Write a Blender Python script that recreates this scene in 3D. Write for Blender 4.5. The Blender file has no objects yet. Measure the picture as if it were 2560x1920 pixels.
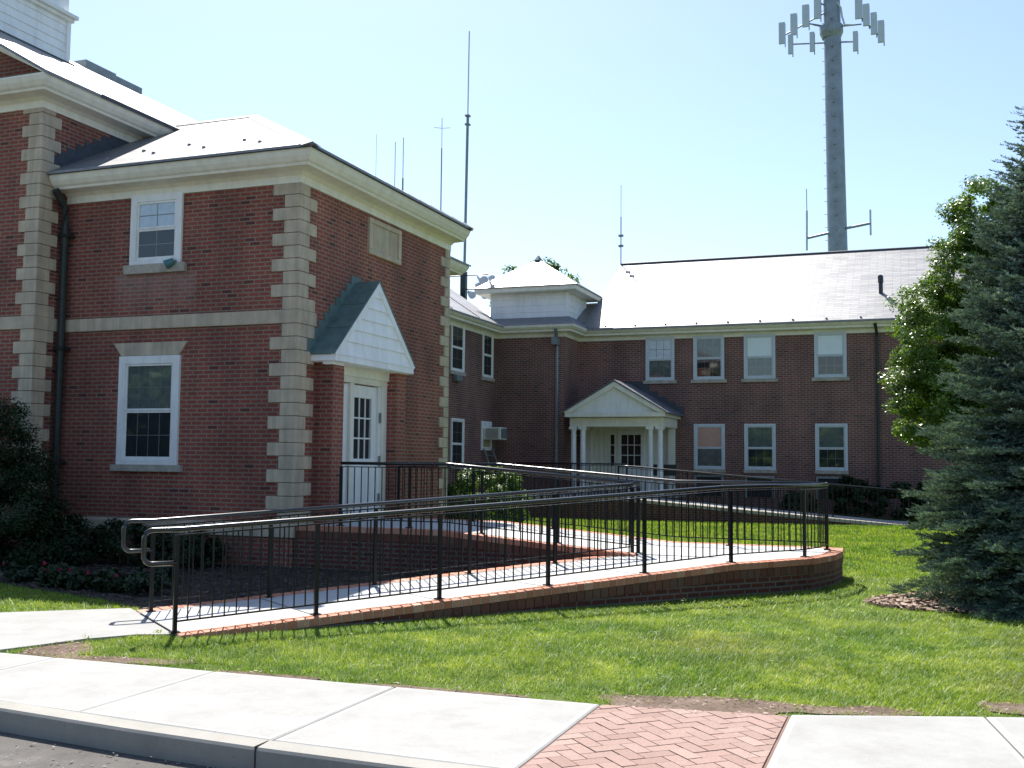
import bpy, bmesh, math, random
import numpy as np
from mathutils import Vector, Matrix
random.seed(7); rng = np.random.default_rng(7)
R = math.radians
sc = bpy.context.scene
COL = sc.collection

# ------------------------------------------------------------------ camera
cam = bpy.data.cameras.new('camera'); camo = bpy.data.objects.new('camera', cam); COL.objects.link(camo)
fw = Vector((-0.35122126, 0.93356047, 0.0714736)); rt = Vector((0.93615352, 0.35145966, 0.00962833)); up = Vector((0.01613146, -0.07029193, 0.99739602))
EYE = 1.64
M = Matrix(((rt.x, up.x, -fw.x, 0), (rt.y, up.y, -fw.y, 0), (rt.z, up.z, -fw.z, EYE), (0, 0, 0, 1)))
camo.matrix_world = M
cam.sensor_width = 36; cam.lens = 37.35; cam.clip_start = 0.1; cam.clip_end = 3000
sc.camera = camo
# ------------------------------------------------------------------ light
SUN = Vector((-0.40, 0.62, 1.0)).normalized()
EL = math.asin(SUN.z); ROT = math.atan2(SUN.x, SUN.y)
world = bpy.data.worlds.new('World'); sc.world = world; world.use_nodes = True
wn = world.node_tree.nodes; wl = world.node_tree.links
sky = wn.new('ShaderNodeTexSky'); sky.sky_type = 'NISHITA'; sky.sun_disc = False
sky.sun_elevation = EL; sky.sun_rotation = ROT % (2 * math.pi)
sky.air_density = 1.0; sky.dust_density = 0.75; sky.ozone_density = 2.2
wl.new(sky.outputs[0], wn['Background'].inputs[0]); wn['Background'].inputs[1].default_value = 0.112
sd = bpy.data.lights.new('sun', 'SUN'); sd.energy = 5.0; sd.angle = R(0.53); sd.color = (1.0, 0.955, 0.88)
so = bpy.data.objects.new('sun', sd); COL.objects.link(so)
so.rotation_euler = SUN.to_track_quat('Z', 'Y').to_euler()
sc.view_settings.view_transform = 'Standard'; sc.view_settings.look = 'None'
sc.view_settings.exposure = 0.84; sc.view_settings.gamma = 1.0
sc.render.engine = 'CYCLES'
sc.cycles.max_bounces = 8; sc.cycles.transparent_max_bounces = 8

# ------------------------------------------------------------------ materials
def newmat(name):
    m = bpy.data.materials.new(name); m.use_nodes = True
    nt = m.node_tree; b = nt.nodes['Principled BSDF']
    return m, nt, b
def N(nt, t, **k):
    n = nt.nodes.new(t)
    for a, v in k.items(): setattr(n, a, v)
    return n
def rgb(c): return (c[0], c[1], c[2], 1)
def noise(nt, vec, scale, detail=4, rough=0.6):
    n = N(nt, 'ShaderNodeTexNoise'); n.inputs['Scale'].default_value = scale
    n.inputs['Detail'].default_value = detail; n.inputs['Roughness'].default_value = rough
    if vec: nt.links.new(vec, n.inputs['Vector'])
    return n
def ramp(nt, fac, stops):
    r = N(nt, 'ShaderNodeValToRGB'); e = r.color_ramp.elements
    while len(e) < len(stops): e.new(0.5)
    for i, (p, c) in enumerate(stops): e[i].position = p; e[i].color = rgb(c)
    nt.links.new(fac, r.inputs[0]); return r
def mixc(nt, a, b, fac, mode='MIX'):
    m = N(nt, 'ShaderNodeMix', data_type='RGBA', blend_type=mode)
    for s, v in ((m.inputs['Factor'], fac), (m.inputs['A'], a), (m.inputs['B'], b)):
        if hasattr(v, 'links'): nt.links.new(v, s)
        elif isinstance(v, (int, float)): s.default_value = v
        else: s.default_value = rgb(v)
    return m.outputs['Result']
def math_(nt, op, a, b=None, c=None):
    m = N(nt, 'ShaderNodeMath', operation=op)
    for i, v in enumerate((a, b, c)):
        if v is None: continue
        if hasattr(v, 'links'): nt.links.new(v, m.inputs[i])
        else: m.inputs[i].default_value = v
    return m.outputs[0]
def bump(nt, b, h, strength, dist):
    n = N(nt, 'ShaderNodeBump'); n.inputs['Strength'].default_value = strength; n.inputs['Distance'].default_value = dist
    nt.links.new(h, n.inputs['Height']); nt.links.new(n.outputs[0], b.inputs['Normal'])
def plain(name, c, rough=0.6, var=0.12, scale=6, spec=0.5, metal=0, bmp=0.0):
    m, nt, b = newmat(name)
    g = N(nt, 'ShaderNodeNewGeometry')
    n = noise(nt, g.outputs['Position'], scale)
    lo = tuple(x * (1 - var) for x in c); hi = tuple(min(1, x * (1 + var)) for x in c)
    r = ramp(nt, n.outputs[0], [(0.3, lo), (0.7, hi)])
    nt.links.new(r.outputs[0], b.inputs['Base Color'])
    b.inputs['Roughness'].default_value = rough; b.inputs['Specular IOR Level'].default_value = spec; b.inputs['Metallic'].default_value = metal
    if bmp: bump(nt, b, n.outputs[0], bmp, 0.01)
    return m
def wall_uv(nt, roof=False, rot=None):
    g = N(nt, 'ShaderNodeNewGeometry')
    sp = N(nt, 'ShaderNodeSeparateXYZ'); nt.links.new(g.outputs['Position'], sp.inputs[0])
    sn = N(nt, 'ShaderNodeSeparateXYZ'); nt.links.new(g.outputs['True Normal'], sn.inputs[0])
    l = math_(nt, 'SQRT', math_(nt, 'ADD', math_(nt, 'ADD', math_(nt, 'MULTIPLY', sn.outputs[0], sn.outputs[0]), math_(nt, 'MULTIPLY', sn.outputs[1], sn.outputs[1])), 1e-4))
    u = math_(nt, 'SUBTRACT', math_(nt, 'MULTIPLY', sn.outputs[0], sp.outputs[1]), math_(nt, 'MULTIPLY', sn.outputs[1], sp.outputs[0]))
    u = math_(nt, 'DIVIDE', u, l)
    v = math_(nt, 'DIVIDE', sp.outputs[2], l) if roof else sp.outputs[2]
    cb = N(nt, 'ShaderNodeCombineXYZ'); nt.links.new(u, cb.inputs[0]); nt.links.new(v, cb.inputs[1])
    return cb.outputs[0], g
def brickmat(name, c1, c2, mortar, bw=0.2, rh=0.067, ms=0.011, zoff=0.0, dark=(0.03, 0.02, 0.025), vert=False, stain=None):
    m, nt, b = newmat(name)
    uv, g = wall_uv(nt)
    mp = N(nt, 'ShaderNodeMapping'); nt.links.new(uv, mp.inputs[0]); mp.inputs['Location'].default_value = (100, 100 * rh * 10 - zoff, 0)
    if vert: mp.inputs['Rotation'].default_value = (0, 0, R(90))
    t = N(nt, 'ShaderNodeTexBrick', offset=0.5); nt.links.new(mp.outputs[0], t.inputs['Vector'])
    t.inputs['Scale'].default_value = 1; t.inputs['Brick Width'].default_value = bw; t.inputs['Row Height'].default_value = rh
    t.inputs['Mortar Size'].default_value = ms; t.inputs['Mortar Smooth'].default_value = 0.15; t.inputs['Bias'].default_value = -0.1
    t.inputs['Color1'].default_value = rgb(c1); t.inputs['Color2'].default_value = rgb(c2); t.inputs['Mortar'].default_value = rgb(mortar)
    n1 = noise(nt, g.outputs['Position'], 0.7, 5); n2 = noise(nt, g.outputs['Position'], 45, 3)
    r1 = ramp(nt, n1.outputs[0], [(0.3, (0.72, 0.72, 0.74)), (0.72, (1.2, 1.17, 1.15))])
    col = mixc(nt, t.outputs['Color'], r1.outputs[0], 1.0, 'MULTIPLY')
    r2 = ramp(nt, n2.outputs[0], [(0.3, (0.8, 0.8, 0.8)), (0.7, (1.15, 1.15, 1.15))])
    col = mixc(nt, col, r2.outputs[0], 1.0, 'MULTIPLY')
    # a few burnt bricks: a second brick lattice with the same cells
    t2 = N(nt, 'ShaderNodeTexBrick', offset=0.5); nt.links.new(mp.outputs[0], t2.inputs['Vector'])
    for k in ('Scale', 'Brick Width', 'Row Height', 'Mortar Size', 'Mortar Smooth'): t2.inputs[k].default_value = t.inputs[k].default_value
    t2.inputs['Color1'].default_value = (0, 0, 0, 1); t2.inputs['Color2'].default_value = (1, 1, 1, 1); t2.inputs['Mortar'].default_value = (0, 0, 0, 1)
    f = math_(nt, 'GREATER_THAN', t2.outputs['Color'], 0.955)
    col = mixc(nt, col, dark, math_(nt, 'MULTIPLY', f, 0.5))
    if stain:      # pale lime bloom under the sills, weathered grey near the ground
        sp = N(nt, 'ShaderNodeSeparateXYZ'); nt.links.new(g.outputs['Position'], sp.inputs[0])
        bl = noise(nt, g.outputs['Position'], 3.0, 5)
        for (x0, x1, z0, z1) in stain:
            mx = math_(nt, 'MULTIPLY', math_(nt, 'GREATER_THAN', sp.outputs[0], x0), math_(nt, 'LESS_THAN', sp.outputs[0], x1))
            mr = N(nt, 'ShaderNodeMapRange'); nt.links.new(sp.outputs[2], mr.inputs[0]); mr.inputs[1].default_value = z0; mr.inputs[2].default_value = z1
            mz = math_(nt, 'MULTIPLY', mr.outputs[0], math_(nt, 'LESS_THAN', sp.outputs[2], z1))
            ff = math_(nt, 'MULTIPLY', math_(nt, 'MULTIPLY', mx, mz), math_(nt, 'MULTIPLY', bl.outputs[0], 0.75))
            col = mixc(nt, col, (0.34, 0.29, 0.27), ff)
    nt.links.new(col, b.inputs['Base Color']); b.inputs['Roughness'].default_value = 0.85
    b.inputs['Specular IOR Level'].default_value = 0.25
    h = math_(nt, 'ADD', math_(nt, 'SUBTRACT', 1.0, t.outputs['Fac']), math_(nt, 'MULTIPLY', n2.outputs[0], 0.25))
    bump(nt, b, h, 0.6, 0.006)
    return m
def slatemat(name, c1, c2, r0=0.44, r1=0.58, bw=0.5, rh=0.15):
    m, nt, b = newmat(name)
    uv, g = wall_uv(nt, roof=True)
    t = N(nt, 'ShaderNodeTexBrick', offset=0.5); mp = N(nt, 'ShaderNodeMapping'); nt.links.new(uv, mp.inputs[0]); mp.inputs['Location'].default_value = (100, 50, 0)
    nt.links.new(mp.outputs[0], t.inputs['Vector'])
    t.inputs['Scale'].default_value = 1; t.inputs['Brick Width'].default_value = bw; t.inputs['Row Height'].default_value = rh
    t.inputs['Mortar Size'].default_value = 0.008; t.inputs['Mortar Smooth'].default_value = 0.3
    t.inputs['Color1'].default_value = rgb(c1); t.inputs['Color2'].default_value = rgb(c2); t.inputs['Mortar'].default_value = (0.03, 0.03, 0.035, 1)
    n1 = noise(nt, g.outputs['Position'], 1.3, 6, 0.65)
    col = mixc(nt, t.outputs['Color'], ramp(nt, n1.outputs[0], [(0.3, (0.75, 0.75, 0.75)), (0.7, (1.2, 1.2, 1.2))]).outputs[0], 1.0, 'MULTIPLY')
    nt.links.new(col, b.inputs['Base Color'])
    rr = N(nt, 'ShaderNodeMapRange'); nt.links.new(t.outputs['Color'], rr.inputs[0]); rr.inputs[1].default_value = c1[0]; rr.inputs[2].default_value = c2[0]
    rr.inputs[3].default_value = r0; rr.inputs[4].default_value = r1
    nt.links.new(rr.outputs[0], b.inputs['Roughness'])
    b.inputs['Specular IOR Level'].default_value = 1.0
    # each slate laps the one below: saw-tooth across the row
    sv = N(nt, 'ShaderNodeSeparateXYZ'); nt.links.new(mp.outputs[0], sv.inputs[0])
    saw = math_(nt, 'SUBTRACT', 1.0, math_(nt, 'FRACT', math_(nt, 'DIVIDE', sv.outputs[1], rh)))
    h = math_(nt, 'ADD', saw, math_(nt, 'MULTIPLY', n1.outputs[0], 0.5))
    bump(nt, b, h, 0.8, 0.012)
    return m

MORT = (0.25, 0.20, 0.15)
M_BRICK = brickmat('red_brick', (0.28, 0.078, 0.057), (0.215, 0.062, 0.05), MORT, stain=[(-12.3, -10.7, 3.95, 4.62)])
M_BRICK2 = brickmat('brown_brick', (0.20, 0.073, 0.056), (0.145, 0.057, 0.048), (0.24, 0.205, 0.18), ms=0.012)
M_BRICK3 = brickmat('ramp_brick', (0.15, 0.045, 0.03), (0.10, 0.034, 0.027), (0.17, 0.145, 0.12))
M_SLATE = slatemat('slate', (0.155, 0.155, 0.16), (0.195, 0.195, 0.20))
M_SLATE2 = slatemat('dark_slate', (0.10, 0.105, 0.13), (0.16, 0.165, 0.19), 0.42, 0.6, 0.3, 0.14)  # darker slate: puts the cupola's shade into the skirt's colour; porch roof too
def weathered(m, lo, hi, sx=7, sz=.5, a=.42, b_=.62):      # rain streaks running down the faces
    nt = m.node_tree; b = nt.nodes['Principled BSDF']; src = b.inputs['Base Color'].links[0].from_socket
    g = N(nt, 'ShaderNodeNewGeometry'); mp = N(nt, 'ShaderNodeMapping'); nt.links.new(g.outputs['Position'], mp.inputs[0]); mp.inputs['Scale'].default_value = (sx, sx, sz)
    n = noise(nt, mp.outputs[0], 1.0, 5, .65)
    nt.links.new(mixc(nt, src, ramp(nt, n.outputs[0], [(a, lo), (b_, hi)]).outputs[0], 1.0, 'MULTIPLY'), b.inputs['Base Color']); return m
M_STONE = weathered(plain('limestone', (0.53, 0.445, 0.33), 0.8, 0.14, 3.5, 0.3, bmp=0.25), (.84, .84, .85), (1.08, 1.07, 1.05))
M_SILL = plain('weathered_limestone', (0.40, 0.36, 0.30), 0.85, 0.25, 7, 0.3, bmp=0.3)
M_WHITE = plain('white_paint', (0.80, 0.80, 0.78), 0.45, 0.04, 8, 0.4)
M_CREAM = plain('cream_paint', (0.80, 0.775, 0.68), 0.45, 0.04, 8, 0.4)
M_CLAP = plain('clapboard_paint', (0.86, 0.87, 0.88), 0.5, 0.05, 2.5, 0.4)
M_DARKM = plain('dark_green_metal', (0.02, 0.026, 0.024), 0.5, 0.3, 6)
M_GREYM = plain('grey_metal', (0.22, 0.25, 0.26), 0.45, 0.15, 6, 0.5, 0.3)
M_GALV = plain('galvanised_steel', (0.25, 0.285, 0.335), 0.5, 0.18, 1.4, 0.5, 0.35)
M_PANEL = plain('antenna_panel', (0.50, 0.56, 0.65), 0.5, 0.05, 2)
M_GREYW = plain('weathered_window_paint', (0.56, 0.60, 0.63), 0.5, 0.05, 8, 0.4)
M_BLACK = plain('black_rail_paint', (0.008, 0.009, 0.012), 0.32, 0.3, 12, 0.25)
M_RAILTOP = plain('polished_handrail', (0.008, 0.009, 0.012), 0.5, 0.2, 12, 0.1)
M_RAILTOP.node_tree.nodes['Principled BSDF'].inputs['Coat Weight'].default_value = 1.0
M_RAILTOP.node_tree.nodes['Principled BSDF'].inputs['Coat Roughness'].default_value = 0.27
M_RAILTOP.node_tree.nodes['Principled BSDF'].inputs['Coat IOR'].default_value = 1.6
M_LEAD = plain('lead_flashing', (0.045, 0.055, 0.07), 0.6, 0.3, 8)
M_DARKIN = plain('dark_interior', (0.018, 0.019, 0.022), 0.9, 0.3, 5)
M_CURT = plain('window_blind', (0.80, 0.80, 0.80), 0.8, 0.03, 4)
M_PINKREFL = plain('pink_pane_reflection', (0.72, 0.38, 0.31), 0.8, 0.06, 10)  # reflection of a brick building painted as a pane colour
M_GREYREFL = plain('grey_reflection_tone', (0.13, 0.14, 0.135), 0.9, 0.3, 9)  # painted grey-green reflection in upper sashes; plain dim grey in lower ones
M_PALEREFL = plain('pale_shade_and_reflection', (0.66, 0.71, 0.80), 0.8, 0.12, 9)  # window shade and its reflection painted together as one pale colour
M_BARK = plain('bark', (0.09, 0.065, 0.045), 0.9, 0.3, 20, 0.2, bmp=0.5)
for m_ in (M_WHITE, M_CREAM, M_CLAP): weathered(m_, (.94, .937, .925), (1.05, 1.05, 1.05), 5, .8, .36, .56)
weathered(M_BRICK, (.92, .92, .93), (1.28, 1.22, 1.18), 1.6, .35, .38, .62); weathered(M_BRICK2, (.92, .92, .93), (1.26, 1.2, 1.18), 1.2, .3, .38, .62)
M_MUNT = plain('muntin_grey', (0.17, 0.175, 0.17), 0.6)
def copper():
    m, nt, b = newmat('green_copper')
    g = N(nt, 'ShaderNodeNewGeometry'); n = noise(nt, g.outputs['Position'], 4, 6, 0.7)
    r = ramp(nt, n.outputs[0], [(0.25, (0.06, 0.10, 0.10)), (0.5, (0.11, 0.175, 0.165)), (0.8, (0.17, 0.25, 0.23))])
    nt.links.new(r.outputs[0], b.inputs['Base Color']); b.inputs['Roughness'].default_value = 0.62
    return m
M_COPPER = copper()
def glassmat(name, tint=(0.9, 0.95, 0.95), rough=0.03):
    m, nt, b = newmat(name)
    out = nt.nodes['Material Output']; nt.nodes.remove(b)
    tr = N(nt, 'ShaderNodeBsdfTransparent'); tr.inputs[0].default_value = rgb(tint)
    gl = N(nt, 'ShaderNodeBsdfGlossy'); gl.inputs['Roughness'].default_value = rough
    lw_ = N(nt, 'ShaderNodeLayerWeight'); lw_.inputs[0].default_value = 0.5
    fr_ = math_(nt, 'ADD', math_(nt, 'MULTIPLY', math_(nt, 'POWER', lw_.outputs['Facing'], 5.0), 0.85), 0.085)
    mx = N(nt, 'ShaderNodeMixShader'); nt.links.new(fr_, mx.inputs[0]); nt.links.new(tr.outputs[0], mx.inputs[1]); nt.links.new(gl.outputs[0], mx.inputs[2])
    nt.links.new(mx.outputs[0], out.inputs[0]); return m
M_GLASS = glassmat('window_glass')
def leafmat(name, cols, rough=0.45, transl=0.35, spec=0.5):
    m, nt, b = newmat(name); out = nt.nodes['Material Output']
    g = N(nt, 'ShaderNodeNewGeometry')
    r = ramp(nt, g.outputs['Random Per Island'], [(i / (len(cols) - 1), c) for i, c in enumerate(cols)])
    n = noise(nt, g.outputs['Position'], 1.6, 3)
    col = mixc(nt, r.outputs[0], ramp(nt, n.outputs[0], [(0.35, (0.7, 0.75, 0.7)), (0.7, (1.25, 1.2, 1.1))]).outputs[0], 1.0, 'MULTIPLY')
    if name == 'grass_blades':
        for (ox, oy, rr_, am) in ((2.0, 11.0, 1.5, .75), (1.0, 8.9, .9, .35), (-1.6, 9.6, 1.1, .25)):     # worn straw-coloured patches
            vd = N(nt, 'ShaderNodeVectorMath', operation='DISTANCE'); nt.links.new(g.outputs['Position'], vd.inputs[0]); vd.inputs[1].default_value = (ox, oy, 0)
            mr_ = N(nt, 'ShaderNodeMapRange'); nt.links.new(vd.outputs['Value'], mr_.inputs[0]); mr_.inputs[1].default_value = rr_; mr_.inputs[2].default_value = 0.2; mr_.inputs[4].default_value = am
            col = mixc(nt, col, (0.30, 0.24, 0.13), mr_.outputs[0])
        for sc2, lo2, hi2 in ((0.8, (0.72, 0.86, 0.8), (1.22, 1.08, 1.3)), (5.5, (0.68, 0.78, 0.6), (1.3, 1.18, 1.35))):
            nn = noise(nt, g.outputs['Position'], sc2, 4, 0.7); col = mixc(nt, col, ramp(nt, nn.outputs[0], [(0.36, lo2), (0.64, hi2)]).outputs[0], 1.0, 'MULTIPLY')
    nt.links.new(col, b.inputs['Base Color']); b.inputs['Roughness'].default_value = rough; b.inputs['Specular IOR Level'].default_value = spec
    tl = N(nt, 'ShaderNodeBsdfTranslucent'); nt.links.new(mixc(nt, col, (1.3, 1.35, 0.5), 1.0, 'MULTIPLY'), tl.inputs[0])
    mx = N(nt, 'ShaderNodeMixShader'); mx.inputs[0].default_value = transl
    nt.links.new(b.outputs[0], mx.inputs[1]); nt.links.new(tl.outputs[0], mx.inputs[2]); nt.links.new(mx.outputs[0], out.inputs[0])
    return m
M_GRASS = leafmat('grass_blades', [(0.15, 0.26, 0.024), (0.20, 0.32, 0.032), (0.25, 0.36, 0.055), (0.34, 0.38, 0.11)], 0.5, 0.38, 0.3)
M_LEAF = leafmat('maple_leaves', [(0.06, 0.12, 0.02), (0.11, 0.19, 0.03), (0.17, 0.26, 0.05)], 0.28, 0.45)
M_SPRUCE = leafmat('spruce_needles', [(0.06, 0.11, 0.09), (0.12, 0.185, 0.16), (0.29, 0.37, 0.34)], 0.55, 0.12)
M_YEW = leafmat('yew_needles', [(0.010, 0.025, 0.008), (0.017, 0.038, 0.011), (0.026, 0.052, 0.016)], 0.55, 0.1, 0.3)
M_SHRUB = leafmat('shrub_leaves', [(0.06, 0.13, 0.015), (0.10, 0.19, 0.025), (0.16, 0.26, 0.04)], 0.4, 0.35)
M_PETAL = leafmat('pink_petals', [(0.34, 0.02, 0.09), (0.4, 0.04, 0.13)], 0.6, 0.3)

def concrete(name, c, sc_=9):
    m, nt, b = newmat(name)
    g = N(nt, 'ShaderNodeNewGeometry'); n = noise(nt, g.outputs['Position'], 1.1, 8, 0.7); n2 = noise(nt, g.outputs['Position'], 90, 3)
    r = ramp(nt, n.outputs[0], [(0.3, tuple(x * 0.90 for x in c)), (0.7, tuple(x * 1.06 for x in c))])
    r2 = ramp(nt, n2.outputs[0], [(0.3, (0.93, 0.93, 0.93)), (0.7, (1.05, 1.05, 1.05))])
    nt.links.new(mixc(nt, r.outputs[0], r2.outputs[0], 1.0, 'MULTIPLY'), b.inputs['Base Color'])
    b.inputs['Roughness'].default_value = 0.8; b.inputs['Specular IOR Level'].default_value = 0.3
    bump(nt, b, n2.outputs[0], 0.2, 0.003)
    return m
_c = concrete
def concrete(name, c, sc_=9):
    m = _c(name, c); nt = m.node_tree; b = nt.nodes['Principled BSDF']; src = b.inputs['Base Color'].links[0].from_socket
    g = N(nt, 'ShaderNodeNewGeometry'); n = noise(nt, g.outputs['Position'], 2.7, 8, .75)
    col = mixc(nt, src, ramp(nt, n.outputs[0], [(.34, (.88, .875, .86)), (.52, (1, 1, 1)), (.72, (1.07, 1.07, 1.06))]).outputs[0], 1.0, 'MULTIPLY')
    v = N(nt, 'ShaderNodeTexVoronoi'); v.inputs['Scale'].default_value = 9; nt.links.new(g.outputs['Position'], v.inputs['Vector'])
    col = mixc(nt, col, (.12, .11, .10), math_(nt, 'MULTIPLY', math_(nt, 'LESS_THAN', v.outputs['Distance'], .045), .6))
    nt.links.new(col, b.inputs['Base Color']); return m
M_CONC = concrete('broom_concrete', (0.345, 0.34, 0.325)); M_CONCE = concrete('trowelled_concrete', (0.40, 0.395, 0.375)); M_CURB = concrete('kerb_concrete', (0.34, 0.325, 0.29))
M_DECK = concrete('ramp_concrete', (0.50, 0.50, 0.49))
def asphalt():
    m, nt, b = newmat('asphalt')
    g = N(nt, 'ShaderNodeNewGeometry'); n = noise(nt, g.outputs['Position'], 1.6, 8, 0.7); n2 = noise(nt, g.outputs['Position'], 120, 2)
    r = ramp(nt, n.outputs[0], [(0.35, (0.065, 0.058, 0.052)), (0.52, (0.105, 0.095, 0.085)), (0.68, (0.21, 0.19, 0.17))])
    r2 = ramp(nt, n2.outputs[0], [(0.3, (0.7, 0.7, 0.7)), (0.7, (1.3, 1.3, 1.3))])
    nt.links.new(mixc(nt, r.outputs[0], r2.outputs[0], 1.0, 'MULTIPLY'), b.inputs['Base Color']); b.inputs['Roughness'].default_value = 0.9
    bump(nt, b, n2.outputs[0], 0.5, 0.006); return m
M_ASPH = asphalt()
def groundmat(name, stops, s1, s2, bm=0.5):
    m, nt, b = newmat(name)
    g = N(nt, 'ShaderNodeNewGeometry'); n = noise(nt, g.outputs['Position'], s1, 8, 0.7); n2 = noise(nt, g.outputs['Position'], s2, 4)
    f = math_(nt, 'ADD', math_(nt, 'MULTIPLY', n.outputs[0], 0.6), math_(nt, 'MULTIPLY', n2.outputs[0], 0.4))
    r = ramp(nt, f, stops); nt.links.new(r.outputs[0], b.inputs['Base Color']); b.inputs['Roughness'].default_value = 0.95
    b.inputs['Specular IOR Level'].default_value = 0.15
    bump(nt, b, n2.outputs[0], bm, 0.02); return m
M_GROUND = groundmat('lawn_soil', [(0.38, (0.055, 0.085, 0.016)), (0.5, (0.085, 0.125, 0.022)), (0.62, (0.12, 0.15, 0.035))], 1.2, 30)
M_SOIL = groundmat('bare_soil', [(0.35, (0.09, 0.065, 0.048)), (0.5, (0.16, 0.115, 0.088)), (0.65, (0.25, 0.19, 0.15))], 2.5, 40)
M_BED = groundmat('bed_mulch', [(0.35, (0.025, 0.02, 0.016)), (0.5, (0.05, 0.04, 0.032)), (0.65, (0.09, 0.075, 0.06))], 4, 30, 0.8)
def islandmat(name, cols, rough=0.8):
    m, nt, b = newmat(name)
    g = N(nt, 'ShaderNodeNewGeometry')
    r = ramp(nt, g.outputs['Random Per Island'], [(i / (len(cols) - 1), c) for i, c in enumerate(cols)])
    n = noise(nt, g.outputs['Position'], 55, 4)
    nt.links.new(mixc(nt, r.outputs[0], ramp(nt, n.outputs[0], [(0.3, (0.82, 0.82, 0.82)), (0.7, (1.15, 1.15, 1.15))]).outputs[0], 1.0, 'MULTIPLY'), b.inputs['Base Color'])
    b.inputs['Roughness'].default_value = rough; bump(nt, b, n.outputs[0], 0.3, 0.004); return m
M_COPING = islandmat('coping_brick', [(0.42, 0.15, 0.08), (0.54, 0.23, 0.14), (0.47, 0.18, 0.10), (0.58, 0.32, 0.22)])
M_SOLD = islandmat('soldier_brick', [(0.11, 0.042, 0.028), (0.17, 0.06, 0.036), (0.14, 0.075, 0.05)])
M_PAVER = islandmat('clay_paver', [(0.25, 0.15, 0.118), (0.32, 0.20, 0.165), (0.28, 0.175, 0.142), (0.35, 0.235, 0.195)])
M_MORT = plain('mortar', (0.42, 0.37, 0.31), 0.9, 0.1, 30)
M_CHIP = islandmat('mulch_chips', [(0.16, 0.09, 0.055), (0.30, 0.19, 0.13), (0.45, 0.34, 0.27), (0.22, 0.13, 0.09)])

# ------------------------------------------------------------------ mesh helpers
class MB:
    def __init__(s): s.v = []; s.f = []; s.mi = []
    def add(s, vs, fs, mi=0):
        o = len(s.v); s.v += [tuple(p) for p in vs]; s.f += [tuple(i + o for i in f) for f in fs]; s.mi += [mi] * len(fs); return s
    def box(s, x0, x1, y0, y1, z0, z1, T=None, mi=0):
        vs = [(x, y, z) for z in (z0, z1) for y in (y0, y1) for x in (x0, x1)]
        if T: vs = [T(*p) for p in vs]
        return s.add(vs, [(0, 2, 3, 1), (4, 5, 7, 6), (0, 1, 5, 4), (2, 6, 7, 3), (0, 4, 6, 2), (1, 3, 7, 5)], mi)
    def prism(s, poly, z0, z1, T=None, mi=0):          # polygon in x,y extruded in z (z may be callables)
        f0 = z0 if callable(z0) else (lambda x, y: z0); f1 = z1 if callable(z1) else (lambda x, y: z1)
        n = len(poly); vs = [(x, y, f0(x, y)) for x, y in poly] + [(x, y, f1(x, y)) for x, y in poly]
        if T: vs = [T(*p) for p in vs]
        return s.add(vs, [tuple(range(n))[::-1], tuple(range(n, 2 * n))] + [(i, (i + 1) % n, n + (i + 1) % n, n + i) for i in range(n)], mi)
    def tube(s, pts, r, n=8, mi=0, cap=True, r1=None):
        pts = [Vector(p) for p in pts]; rings = []; up0 = Vector((0, 0, 1)); k = len(pts)
        for i, p in enumerate(pts):
            d = (pts[min(i + 1, k - 1)] - pts[max(i - 1, 0)]).normalized()
            u = up0 if abs(d.z) < 0.95 else Vector((1, 0, 0))
            a = d.cross(u).normalized(); b = a.cross(d).normalized()
            rr = r if r1 is None else r + (r1 - r) * i / (k - 1)
            rings.append([p + (a * math.cos(t) + b * math.sin(t)) * rr for t in [2 * math.pi * j / n + math.pi / n for j in range(n)]])
        vs = [q for rg in rings for q in rg]; fs = []
        for i in range(k - 1):
            for j in range(n): fs.append((i * n + j, i * n + (j + 1) % n, (i + 1) * n + (j + 1) % n, (i + 1) * n + j))
        if cap: fs += [tuple(range(n))[::-1], tuple(range((k - 1) * n, k * n))]
        return s.add(vs, fs, mi)
    def sweep(s, prof, path, closed=False, mi=0):      # prof: (out, z); path: xy points, outward = right-hand side
        P = [Vector(p) for p in path]; n = len(P); rings = []
        for i in range(n):
            a = (P[i] - P[i - 1]).normalized() if (i > 0 or closed) else None
            b = (P[(i + 1) % n] - P[i]).normalized() if (i < n - 1 or closed) else None
            if a is None: a = b
            if b is None: b = a
            na = Vector((a.y, -a.x)); nb = Vector((b.y, -b.x)); m = (na + nb); m = m / max(m.dot(na), 1e-6)
            rings.append([(P[i].x + m.x * o, P[i].y + m.y * o, z) for o, z in prof])
        k = len(prof); vs = [q for rg in rings for q in rg]; fs = []
        for i in range(n if closed else n - 1):
            for j in range(k): fs.append((i * k + j, i * k + (j + 1) % k, ((i + 1) % n) * k + (j + 1) % k, ((i + 1) % n) * k + j))
        if not closed: fs += [tuple(range(k)), tuple(range((n - 1) * k, n * k))[::-1]]
        return s.add(vs, fs, mi)
    def build(s, name, mats, parent=None, loc=None, smooth=False, bevel=0, fix=True):
        L = Vector(loc) if loc is not None else (world_loc(parent) if parent else Vector((0, 0, 0)))
        me = bpy.data.meshes.new(name); me.from_pydata([Vector(p) - L for p in s.v], [], s.f)
        if not isinstance(mats, (list, tuple)): mats = [mats]
        for m in mats: me.materials.append(m)
        me.polygons.foreach_set('material_index', s.mi)
        if fix:
            bm = bmesh.new(); bm.from_mesh(me); bmesh.ops.recalc_face_normals(bm, faces=bm.faces); bm.to_mesh(me); bm.free()
        if smooth: me.polygons.foreach_set('use_smooth', [True] * len(me.polygons))
        o = bpy.data.objects.new(name, me); COL.objects.link(o)
        if parent: o.parent = parent; o['wloc'] = (L.x, L.y, L.z)
        else: o.location = L; o['wloc'] = (L.x, L.y, L.z)
        if bevel:
            b = o.modifiers.new('bevel', 'BEVEL'); b.width = bevel; b.segments = 2; b.limit_method = 'ANGLE'
        return o
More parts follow.
